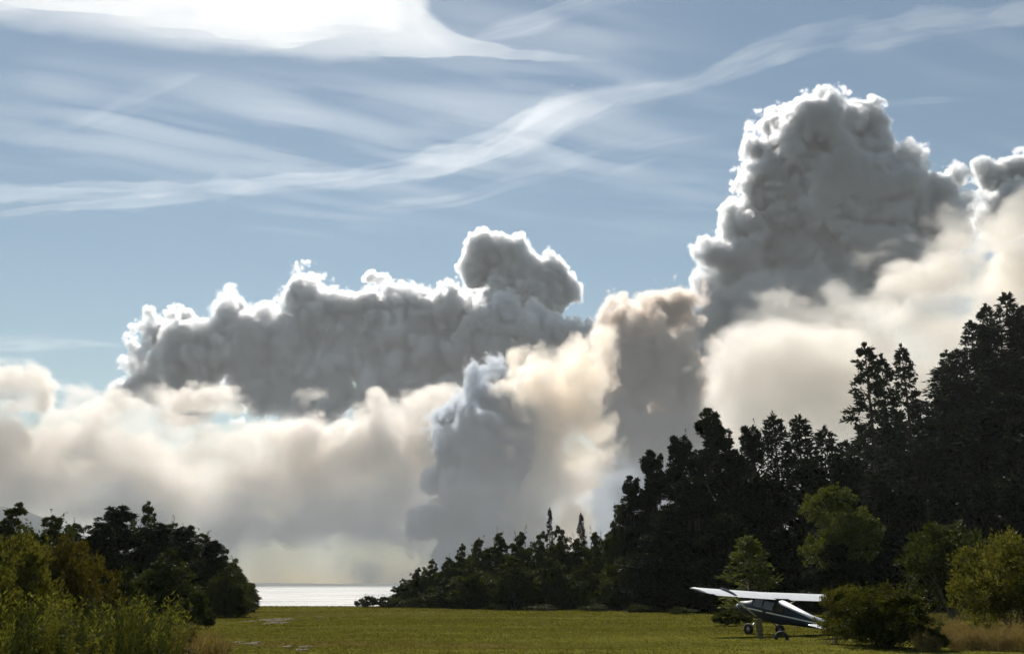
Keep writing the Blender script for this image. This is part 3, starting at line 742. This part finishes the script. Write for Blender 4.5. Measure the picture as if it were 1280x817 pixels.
# hillside conifers
G2 = "tall pines on the hillside ridge"
for px, top, Y, w, key in [(1080,426,140,62,"pine0"), (1101,440,146,50,"pine1"), (1126,428,150,50,"pine2"), (1231,378,182,46,"pine1"), (1255,364,186,56,"pine0"), (1278,380,184,50,"pine2"), (1213,398,176,46,"pine2"), (1182,436,170,40,"pine0")]:
    plant("tall_pine_tree", key, px, top, Y, w * 1.4, "tall pine with open layered branches standing clear on the hillside skyline", "tree", G2)
G3 = "forest trees covering the hillside"
rng3 = np.random.default_rng(77)
sky_line = [(1040,540), (1062,535), (1090,500), (1130,490), (1150,475), (1180,447), (1210,415), (1240,392), (1285,385), (1400,360)]
lx_, ly_ = zip(*sky_line)
for row, (dY, add) in enumerate([(176, 6), (160, 45), (146, 90), (134, 140)]):
    for px in np.arange(1052 + 9 * row, 1390, 30):
        x = px + rng3.uniform(-8, 8); top = np.interp(x, lx_, ly_) + add + rng3.uniform(-6, 16)
        hk = ["dense0", "dense1", "dense2", "pine0", "ever1"][rng3.integers(5)]
        plant("hillside_tree", hk, x, top, dY + rng3.uniform(-5, 5), rng3.uniform(78, 110), {"d": "narrow dark conifer packed into the shaded hillside forest", "p": "open-branched pine packed into the shaded hillside forest", "e": "lumpy evergreen packed into the shaded hillside forest"}[hk[0]], "tree", G3)
for px in np.arange(1050, 1330, 42):
    plant("hillside_tree", "ever%d" % rng3.integers(3), px + rng3.uniform(-8, 8), 590 + rng3.uniform(-15, 25), 112 + rng3.uniform(-4, 4), 100, "dark evergreen at the shaded foot of the forested hillside", "tree", "trees at the foot of the hillside")

# lower wood running out to the lake
G4 = "bushy trees of the low wood by the lake"
for px, top, Y, w in [(505,722,124,30), (522,708,123,34), (540,697,124,36), (560,690,122,40), (578,678,124,40), (600,668,122,48), (625,656,121,50), (650,655,122,52), (676,662,121,50), (700,655,120,50), (722,664,119,50), (745,655,118,52), (762,660,116,50),
                      (590,700,114,60), (640,690,112,64), (690,690,112,64), (735,695,110,60), (775,690,106,60), (560,718,116,50)]:
    plant("bushy_tree", "mid%d" % random.randrange(3), px, top, Y, w * 1.15, "olive bushy tree in the low wood running down to the lake shore", "tree", G4)
for px, top, key in ((687, 633, "pine1"), (726, 639, "dense1")):
    plant("slender_conifer", key, px, top, 126, 20, "slender conifer spire poking out of the low lakeside wood", "tree", "spires above the low wood")
G5 = "low shrubs at the meadow's lake end"
for px, top, Y, w in [(462,740,122,28), (482,741,121,26), (497,744,118,30), (520,742,116,34), (545,748,114,26), (452,745,125,18), (505,739,122,26)]:
    plant("low_shrub", "lowshrub", px, top, Y, w, "low rounded shrub at the lake end of the meadow", "shrub", G5, crown="foliage", trunk="stem")
for px, top, Y, w in [(620,752,108,40), (680,753,106,46), (745,752,102,40), (800,752,98,44), (850,756,92,36), (590,751,112,36)]:
    plant("low_shrub", "lowshrub", px, top, Y, w, "low scrub bush along the dark foot of the wood", "shrub", "scrub along the foot of the wood", crown="foliage", trunk="stem")

# trees and bushes around the airplane
plant("pale_tree", "paletree", 1042, 601, 84, 88, "pale green tree with a rounded crown standing out from the black forest", "tree")
plant("dark_evergreen_tree", "ever1", 1046, 676, 81, 90, "low dark evergreen hiding the trunk of the pale rounded tree", "tree")
plant("young_fir", "youngfir", 933, 667, 76, 74, "young yellowish conical fir right behind the airplane's wing", "tree")
plant("round_tree", "roundtree", 1177, 645, 66, 112, "rounded mid-green tree between the gorse bush and the bright bush", "tree", crown="crown")
plant("bright_bush", "brightbush", 1268, 652, 50, 150, "large bright yellow-green bush at the edge of the dry grass", "bush", crown="foliage", trunk="stem")
plant("pale_shrub", "lowshrub", 905, 757, 66, 32, "small pale shrub under the airplane's outer wing", "shrub", crown="foliage", trunk="stem")
plant("brown_shrub", "lowshrub", 926, 757, 67, 28, "small brownish shrub beside the airplane's far wheel", "shrub", crown="foliage", trunk="stem")
plant("gorse_bush", "gorse", 1101, 722, 43, 110, "big dark round gorse bush hiding the airplane's wingtip", "bush", crown="foliage", trunk="stem", rot=1.0)
plant("gorse_bush", "gorse2", 1052, 726, 45.5, 66, "paler feathery gorse bush touching the airplane's tail", "bush", crown="foliage", trunk="stem", rot=2.0)
plant("small_bush", "lowshrub", 1162, 776, 41, 38, "small dark bush at the foot of the big gorse bush", "bush", crown="foliage", trunk="stem")

# left-hand trees
G6 = "dark trees closing the meadow's left side"
for px, top, Y, w, key, lb in [
    (152,630,84,104,"ever0","broad black rounded tree, tallest of the left-hand trees"),
    (186,624,90,60,"mid1","tree with twiggy upright shoots behind the broad black tree"),
    (216,642,92,70,"mid0","dark green tree sloping down beside the broad black tree"),
    (252,660,94,64,"mid2","middle tree of the slope falling towards the lake"),
    (280,682,96,56,"mid1","lower dark tree of the slope falling towards the lake"),
    (300,706,98,40,"mid0","last small tree before the lake gap"),
    (126,652,80,84,"ever2","dark dense tree leaning against the broad black tree's near side"),
    (198,650,86,84,"ever1","dark dense tree between the broad black tree and the slope"),
    (96,646,80,66,"mid2","dark tree filling the dip beside the broad black tree"),
    (234,652,88,60,"ever1","dense dark tree half way down the slope to the lake"),
    (267,674,90,54,"ever2","dense dark tree low on the slope to the lake"),
    (309,728,98,22,"mid2","smallest tree of the slope, touching the lake gap"),
    (20,626,70,100,"mid1","dark twiggy tree in front of the bluish mountain"),
    (66,636,74,84,"mid2","dark tree between the mountain and the broad black tree"),
    (-30,626,70,100,"mid2","dark tree half cut by the picture's edge beyond the weeds")]:
    plant("dark_tree", key, px, top, Y, w * 1.25, lb, "tree", G6)
plant("olive_bush", "mid1", 212, 684, 70, 96, "wide dark olive bush in front of the sloping trees", "bush", crown="foliage", trunk="stem")
plant("olive_bush", "mid2", 288, 702, 84, 58, "olive bush at the lake end of the sloping trees", "bush", crown="foliage", trunk="stem")
plant("dome_bush", "lowshrub", 247, 724, 62, 52, "small dark dome-shaped bush at the edge of the meadow", "bush", crown="foliage", trunk="stem")
plant("yellow_shrub", "yellowshrub", 26, 660, 40, 110, "tall yellow-green feathery shrub rising over the weeds", "shrub", crown="foliage", trunk="stem")
plant("yellow_shrub", "yellowshrub", -20, 690, 34, 90, "yellow-green shrub partly cut by the picture's edge", "shrub", crown="foliage", trunk="stem")
plant("rusty_shrub", "rustshrub", 96, 660, 46, 110, "rusty olive shrub between the yellow shrub and the dark trees", "shrub", crown="foliage", trunk="stem")
plant("yellow_shrub", "mid0", 160, 700, 52, 76, "olive shrub between the rusty shrub and the dome-shaped bush", "shrub", crown="foliage", trunk="stem")

rngw = np.random.default_rng(5)
for k in range(58):
    px = rngw.uniform(-60, 262); Y = rngw.uniform(26, 38) if px < 200 else rngw.uniform(32, 40)
    top = np.interp(px, [-60, 0, 60, 120, 200, 262], [735, 745, 728, 742, 742, 765]) + rngw.uniform(-14, 46)
    plant("tall_weed", f"weed{k % 3}", px, top, Y, rngw.uniform(30, 52), ["tall fresh green weed in the thicket beside the mown meadow", "tall yellowish weed in the thicket beside the mown meadow", "tall dark olive weed in the thicket beside the mown meadow"][k % 3], "weed", "tall weeds of the thicket", crown="leaves", trunk="stalk")
for k in range(26):
    px = rngw.uniform(205, 282); Y = rngw.uniform(33, 40); top = rngw.uniform(766, 796) + (px - 205) * .15
    plant("straw_tuft", "drytuft", px, top, Y, rngw.uniform(20, 34), "dry straw tuft fringing the green weeds beside the mown meadow", "grass tuft", "dry tufts beside the weeds", crown="blades", trunk="stalk")
for k in range(60):
    px = rngw.uniform(1150, 1330); Y = rngw.uniform(40, 52); top = 731 + (2.5 - rngw.uniform(.55, 1.1)) * F0 / Y
    plant("straw_tuft", "drytuft", px, top, Y, rngw.uniform(20, 34), "dry tan straw tuft in the rough patch below the bright bush", "grass tuft", "dry tufts below the bright bush", crown="blades", trunk="stalk")

# mown grass: blades over the part of the meadow in view
rngg = np.random.default_rng(9); N = 300000
t = rngg.random(N); Yg = 31 + (127 - 31) * t ** 1.25; Xg = rngg.uniform(-.44, .54, N) * Yg
cl = fbm(np.stack([Xg / .5, Yg / .5, Xg * 0], -1), 2, 5); keep = cl + rngg.uniform(-.22, .22, N) > .33
patch = fbm(np.stack([Xg / 14, Yg / 5, Xg * 0], -1), 3, 15)
keep &= (patch + rngg.uniform(-.15, .15, N)) > .30
Xg, Yg, patch = Xg[keep], Yg[keep], patch[keep]; n = len(Xg)
Zg = height(Xg, Yg) - .01; hb = rngg.uniform(.02, .06, n) * (.7 + patch) * (1 + .5 * (rngg.random(n) > .97)) * (.8 + Yg / 120)
B = np.stack([Xg, Yg, Zg], -1); a = rngg.uniform(0, 2 * math.pi, n); S = np.stack([np.cos(a), np.sin(a), a * 0], -1) * (.010 + .0003 * Yg)[:, None] * 1.4
tip = B + np.stack([rngg.normal(size=n) * .05, rngg.normal(size=n) * .05, hb], -1)
V = np.stack([B - S, B + S, tip], 1).reshape(-1, 3)
gm = leaf_mat("meadow_grass", (.058, .060, .014), (.132, .121, .034), .35, 1.0, 0, .11)
me = mesh_np("grass", V, np.arange(n * 3).reshape(-1, 3)); me.materials.append(gm)
tag(link(bpy.data.objects.new("grass", me)), "short yellow-green grass covering the mown meadow", None, None, "stuff")
# ------------------------------------------------------------------ small airplane, post, tyre, bare patches
def bm_obj(name, bm, mat, parent=None, smooth=True):
    bmesh.ops.recalc_face_normals(bm, faces=bm.faces)
    me = bpy.data.meshes.new(name); bm.to_mesh(me); bm.free()
    if smooth:
        for p in me.polygons: p.use_smooth = True
    me.materials.append(mat); return link(bpy.data.objects.new(name, me), parent)
def loft(rings, cap=True):
    bm = bmesh.new(); R = [[bm.verts.new(p) for p in r] for r in rings]; n = len(R[0])
    for a, b in zip(R, R[1:]):
        for k in range(n): bm.faces.new((a[k], a[(k + 1) % n], b[(k + 1) % n], b[k]))
    if cap: bm.faces.new(R[0]); bm.faces.new(R[-1])
    return bm
def bar(a, b, r, flat=1.0, sides=8):
    a, b = Vector(a), Vector(b); d = (b - a).normalized(); u = d.cross(Vector((.1, .2, 1))).normalized(); w = d.cross(u)
    return loft([[p + (u * math.cos(t) * r + w * math.sin(t) * r * flat) for t in [2 * math.pi * k / sides for k in range(sides)]] for p in (a, b)])
def se(y, zc, hw, hh, n=20, e=.75):
    out = []
    for k in range(n):
        t = 2 * math.pi * k / n; c, s = math.cos(t), math.sin(t)
        out.append((math.copysign(abs(c) ** e, c) * hw, y, zc + math.copysign(abs(s) ** e, s) * hh))
    return out
def airfoil(x, y_le, chord, z, thick=.13, dz=0.0, n=9):
    up = [(x, y_le - chord * (.5 - .5 * math.cos(math.pi * k / n)), 0) for k in range(n + 1)]
    def th(c): return thick * chord * 5 * (.2969 * math.sqrt(c) - .126 * c - .3516 * c * c + .2843 * c ** 3 - .1015 * c ** 4)
    top = [(x, p[1], z + th((y_le - p[1]) / chord) * 1.25) for p in up]; bot = [(x, p[1], z - th((y_le - p[1]) / chord) * .6) for p in up]
    return top + bot[-2:0:-1]
M_wing = paint("white_wing_paint", (.80, .81, .82), .35, .05, 2)
M_body = paint("dark_blue_paint", (.016, .026, .045), .45, .12, 3, spec=.3)
M_glass = paint("dark_window_glass", (.02, .025, .03), .05, .1, 3, spec=.8)
M_rubber = paint("black_rubber", (.016, .016, .017), .8, .2, 9)
M_metal = paint("grey_metal", (.35, .36, .38), .4, .1, 8, metallic=.8)
M_red = paint("dull_red_paint", (.30, .07, .04), .5, .1, 8)

PY_ = 55.0
plane = bpy.data.objects.new("small_airplane", None); link(plane)
pp = at_y(955, 780, PY_)
ATT = rad(10.5)
plane.location = (pp.x, PY_, hz(pp.x, PY_) - .05)
plane.rotation_euler = (Matrix.Rotation(rad(35), 3, 'Z') @ Matrix.Rotation(rad(2.2), 3, 'Y')).to_euler()
tag(plane, "small high-wing airplane with white wing and dark blue body parked on the grass", "airplane")
def att(o):                                       # tail-down attitude about the main wheels' axle
    o.matrix_local = Matrix.Translation((0, 0, .30)) @ Matrix.Rotation(ATT, 4, 'X') @ Matrix.Translation((0, 0, -.30)); return o
fus = att(bm_obj("fuselage", loft([se(1.85, 1.12, .16, .16), se(1.72, 1.12, .36, .32), se(1.2, 1.16, .45, .40), se(.75, 1.22, .50, .48), se(.45, 1.36, .53, .64), se(-.3, 1.38, .54, .66), se(-1.0, 1.36, .50, .62), se(-1.7, 1.33, .38, .46), se(-3.0, 1.32, .22, .30), se(-4.4, 1.33, .09, .18), se(-4.9, 1.34, .04, .12)]), M_body, plane))
deck = bm_obj("spine_panel", loft([[(-.30, -1.02, 1.96), (0, -1.0, 2.02), (.30, -1.02, 1.96), (.36, -1.0, 1.84), (-.36, -1.0, 1.84)], [(-.17, -3.0, 1.60), (0, -3.0, 1.65), (.17, -3.0, 1.60), (.2, -3.0, 1.5), (-.2, -3.0, 1.5)], [(-.06, -4.75, 1.50), (0, -4.75, 1.53), (.06, -4.75, 1.50), (.07, -4.75, 1.44), (-.07, -4.75, 1.44)]]), M_wing, fus)
deck["label"] = "white upper panel running down to the tail"
for s in (-1, 1):
    bm = bmesh.new()                               # side windows and door pane, a little proud of the body
    for y0, y1, za, zb in ((.50, -.12, 1.42, 1.86), (-.18, -.85, 1.42, 1.84)):
        vs_ = [bm.verts.new((s * (.535 if z < 1.6 else .50), y, z)) for y, z in ((y0, za), (y1, za), (y1 - .05, zb), (y0 - .12, zb))]
        vo = [bm.verts.new(v.co + Vector((s * .02, 0, 0))) for v in vs_]
        bm.faces.new(vs_); bm.faces.new(vo)
        for k in range(4): bm.faces.new((vs_[k], vs_[(k + 1) % 4], vo[(k + 1) % 4], vo[k]))
    bm_obj("side_window", bm, M_glass, fus, False)
    bm = bmesh.new(); y0 = -.95
    vs_ = [bm.verts.new((s * x, y, z)) for x, y, z in ((.52, -1.0, 1.45), (.42, -1.5, 1.45), (.36, -1.5, 1.66), (.46, -.98, 1.84))]
    vo = [bm.verts.new(v.co + Vector((s * .02, 0, .004))) for v in vs_]; bm.faces.new(vs_); bm.faces.new(vo)
    for k in range(4): bm.faces.new((vs_[k], vs_[(k + 1) % 4], vo[(k + 1) % 4], vo[k]))
    bm_obj("rear_window", bm, M_glass, fus, False)
    bm_obj("cheat_line", loft([[(s * (hw + .012), y, z - .03), (s * (hw + .012), y, z + .03), (s * (hw - .05), y, z + .03), (s * (hw - .05), y, z - .03)] for y, hw, z in ((1.2, .445, 1.2), (.4, .53, 1.24), (-1.0, .50, 1.28), (-1.7, .38, 1.30), (-4.4, .085, 1.36))]), M_wing, fus, False)
bm = bmesh.new(); ws = [(-.44, .74, 1.66), (.44, .74, 1.66), (.46, .44, 2.0), (-.46, .44, 2.0)]
a_ = [bm.verts.new(p) for p in ws]; b_ = [bm.verts.new((p[0], p[1] + .02, p[2] + .02)) for p in ws]; bm.faces.new(a_); bm.faces.new(b_)
for k in range(4): bm.faces.new((a_[k], a_[(k + 1) % 4], b_[(k + 1) % 4], b_[k]))
bm_obj("windshield", bm, M_glass, fus, False)
HS = 5.2
wing = att(bm_obj("wing", loft([airfoil(x, .62, c, 2.06 + abs(x) * .012) for x, c in ((-HS, 1.2), (-HS + .12, 1.42), (-HS * .5, 1.5), (0, 1.5), (HS * .5, 1.5), (HS - .12, 1.42), (HS, 1.2))]), M_wing, plane))
for s in (-1, 1):
    bm_obj("wing_tip_cap", loft([airfoil(s * (HS + d), .62 - .1 * k, 1.2 - .25 * k, 2.06 + HS * .012) for k, d in enumerate((.003, .16))]), M_body, wing)
    if s < 0: bm_obj("wing_stripe", loft([[(s * x, y + o, 2.06 + .035 * x / 3 + dz) for y, dz in ((.25, .218), (-.2, .2), (-.62, .112), (-.875, .03))] + [(s * x, y + o, 2.06 + dz - .03) for y, dz in ((-.875, .03), (-.62, .112), (-.2, .2), (.25, .218))] for x, o in ((3.30, 0.0), (3.46, 0.0))]), M_body, wing, False)
    bm_obj("aileron", loft([[(s * x, -.888, 2.075 + x * .012), (s * x, -1.10, 2.055 + x * .012), (s * x, -1.10, 2.045 + x * .012), (s * x, -.888, 2.05 + x * .012)] for x in (3.6, 5.0)]), M_wing, wing, False)
    bm_obj("flap", loft([[(s * x, -.888, 2.075 + x * .012), (s * x, -1.12, 2.045 + x * .012), (s * x, -1.12, 2.035 + x * .012), (s * x, -.888, 2.05 + x * .012)] for x in (.6, 3.5)]), M_wing, wing, False)
    att(bm_obj("wing_strut", bar((s * .50, .25, .92), (s * 2.9, .1, 2.08), .055, .5), M_wing, plane))
    leg = att(bm_obj("landing_gear_leg", bar((s * .40, .1, .82), (s * 1.18, 0, .31), .05, .6), M_metal, plane))
    wv = bpy.data.objects.new("wheel", None); link(wv, plane); wv.location = (s * 1.24, 0, .29)
    bm = bmesh.new(); rings = []
    for k in range(24):
        t = 2 * math.pi * k / 24; rings.append([Vector((.11 * math.cos(q), math.cos(t) * (.21 + .09 * math.sin(q)), math.sin(t) * (.21 + .09 * math.sin(q)))) for q in [2 * math.pi * j / 10 for j in range(10)]])
    bm.free(); bm = loft(rings + [rings[0]], False); bmesh.ops.remove_doubles(bm, verts=bm.verts, dist=1e-4)
    bm_obj("tyre", bm, M_rubber, wv)
    bm_obj("rim", loft([[(s * d, math.cos(t) * r, math.sin(t) * r) for t in [2 * math.pi * k / 16 for k in range(16)]] for d, r in ((-.06, .125), (.05, .125), (.07, .06))]), M_metal, wv)
    # tailplane half with its elevator
    tp = att(bm_obj("tailplane", loft([airfoil(s * x, y, c, 1.40, .09, n=6) for x, y, c in ((.04, -3.95, .72), (1.65, -4.1, .6), (1.85, -4.25, .42))]), M_wing, plane))
    bm_obj("elevator", loft([airfoil(s * x, y, c, 1.40, .06, n=5) for x, y, c in ((.06, -4.68, .46), (1.65, -4.71, .42), (1.82, -4.68, .3))]), M_wing, tp)
fin = att(bm_obj("tail_fin", loft([[(t * (1 if k else 1), y, z) for t, y in ((-.035, ya), (0, yb), (.035, ya), (0, yc))] for k, (z, ya, yb, yc) in enumerate(((1.42, -4.4, -3.75, -4.75), (1.9, -4.5, -4.15, -4.78), (2.22, -4.6, -4.42, -4.80)))]), M_body, plane, False))
bm_obj("rudder", loft([[(t, y, z) for t, y in ((-.03, ya), (.03, ya), (.006, yb), (-.006, yb))] for z, ya, yb in ((1.25, -4.93, -5.2), (1.6, -4.80, -5.28), (2.1, -4.815, -5.2), (2.25, -4.82, -5.08))]), M_body, fin, False)
att(bm_obj("tail_wheel_spring", bar((0, -4.6, 1.25), (0, -4.95, 1.27), .03), M_metal, plane))
tw = bm_obj("tail_wheel", loft([[(d, -4.82 + math.cos(t) * r, .31 + math.sin(t) * r) for t in [2 * math.pi * k / 16 for k in range(16)]] for d, r in ((-.05, .08), (-.035, .11), (.035, .11), (.05, .08))]), M_rubber, plane)
bm_obj("fork", bar((0, -4.82, .31), (0, -4.84, .45), .03), M_metal, tw)
pr = att(bm_obj("propeller", loft([[(x, 1.95 + c * math.sin(tw_), 1.12 + c * math.cos(tw_) * .0 + th) for c, th in ((-.07, 0), (0, .012), (.07, 0), (0, -.012))] for x, tw_ in ((-.92, .3), (-.5, .5), (0, .9), (.5, -.5), (.92, -.3))]), M_rubber, plane))
att(bm_obj("spinner", loft([se(1.86, 1.12, .15, .15, 14, 1), se(2.02, 1.12, .11, .11, 14, 1), se(2.12, 1.12, .03, .03, 14, 1)]), M_wing, plane))

# weathered post standing in the grass near the airplane
M_wood = paint("weathered_wood", (.13, .11, .06), .95, .35, 7, bump=.6, spec=.1)
g = ground(950, 798); rngp = np.random.default_rng(3)
rings = []
for z, r in ((-.3, .15), (0, .155), (.3, .145), (.6, .15), (.88, .14), (.93, .10)):
    rings.append([(g.x + math.cos(t) * r * rngp.uniform(.9, 1.1), g.y + math.sin(t) * r * rngp.uniform(.9, 1.1), g.z + z + (rngp.uniform(-.03, .03) if z > .8 else 0)) for t in [2 * math.pi * k / 12 for k in range(12)]])
tag(bm_obj("wooden_post", loft(rings), M_wood, None, False), "stubby weathered wooden post in the grass beside the airplane's wheel", "post")
# dark tyre half sunk in the grass
g = ground(977, 799); rings = []
for k in range(32):
    t = 2 * math.pi * k / 32
    rings.append([Vector((g.x + math.cos(t) * (.26 + .09 * math.cos(q)), g.y + .10 * math.sin(q), g.z + .06 + math.sin(t) * (.26 + .09 * math.cos(q)))) for q in [2 * math.pi * j / 10 for j in range(10)]])
bm = loft(rings + [rings[0]], False); bmesh.ops.remove_doubles(bm, verts=bm.verts, dist=1e-4)
tag(bm_obj("old_tyre", bm, M_rubber), "black tyre half sunk upright in the grass in front of the airplane", "tyre")
# pale bare patches in the meadow
M_sand = paint("pale_gravel", (.15, .135, .11), 1.0, .3, 2.2, bump=.4, spec=0)
spots = []; rngs = np.random.default_rng(12)
for px, py, wx, wy, n in ((340, 776, 32, 4.5, 11), (310, 804, 18, 3, 6), (374, 812, 22, 3, 7), (392, 770, 16, 1.5, 4)):
    for k in range(n): spots.append((px + rngs.normal() * wx * .45, py + rngs.normal() * wy * .5, wx * rngs.uniform(.12, .4), wy * rngs.uniform(.12, .36)))
for px, py, wx, wy in spots:
    c = ground(px, py); sx = wx * c.y / F0; sy = abs(ground(px, py - wy).y - ground(px, py + wy).y) / 2
    bm = bmesh.new(); ring = []
    cen = bm.verts.new((c.x, c.y, hz(c.x, c.y) + .02 + .0015 * len(bpy.data.meshes) % .01))
    for k in range(24):
        t = 2 * math.pi * k / 24; q = .55 + .9 * float(vnoise(np.array([[math.cos(t) * 2.2 + px, math.sin(t) * 2.2 + py, 0]]), 3)[0])
        x, y = c.x + math.cos(t) * sx * q, c.y + math.sin(t) * sy * q; ring.append(bm.verts.new((x, y, hz(x, y) + .02)))
    for k in range(24): bm.faces.new((cen, ring[k], ring[(k + 1) % 24]))
    tag(bm_obj("gravel_patch", bm, M_sand), "pale bare gravel patch in the mown meadow", None, None, "structure")
# ------------------------------------------------------------------ haze over the lake
hm, nt, o = new_mat("haze_air")
hv = nt.nodes.new("ShaderNodeVolumePrincipled"); hv.inputs["Color"].default_value = (.90, .95, 1.0, 1); hv.inputs["Density"].default_value = 6e-5
hv.inputs["Anisotropy"].default_value = .3; hv.inputs["Density Attribute"].default_value = ""
nt.links.new(hv.outputs[0], o.inputs["Volume"])
X0, X1, Y0, Y1, Z0, Z1 = -7400, 7800, -90, 5040, -5.5, 480
bm = bmesh.new(); bmesh.ops.create_cube(bm, size=1)
for v in bm.verts: v.co = ((X0 + X1) / 2 + v.co.x * (X1 - X0), (Y0 + Y1) / 2 + v.co.y * (Y1 - Y0), (Z0 + Z1) / 2 + v.co.z * (Z1 - Z0))
haze = bm_obj("haze", bm, hm, None, False); tag(haze, "thin bluish smoke haze over the lake and meadow", None, None, "stuff")
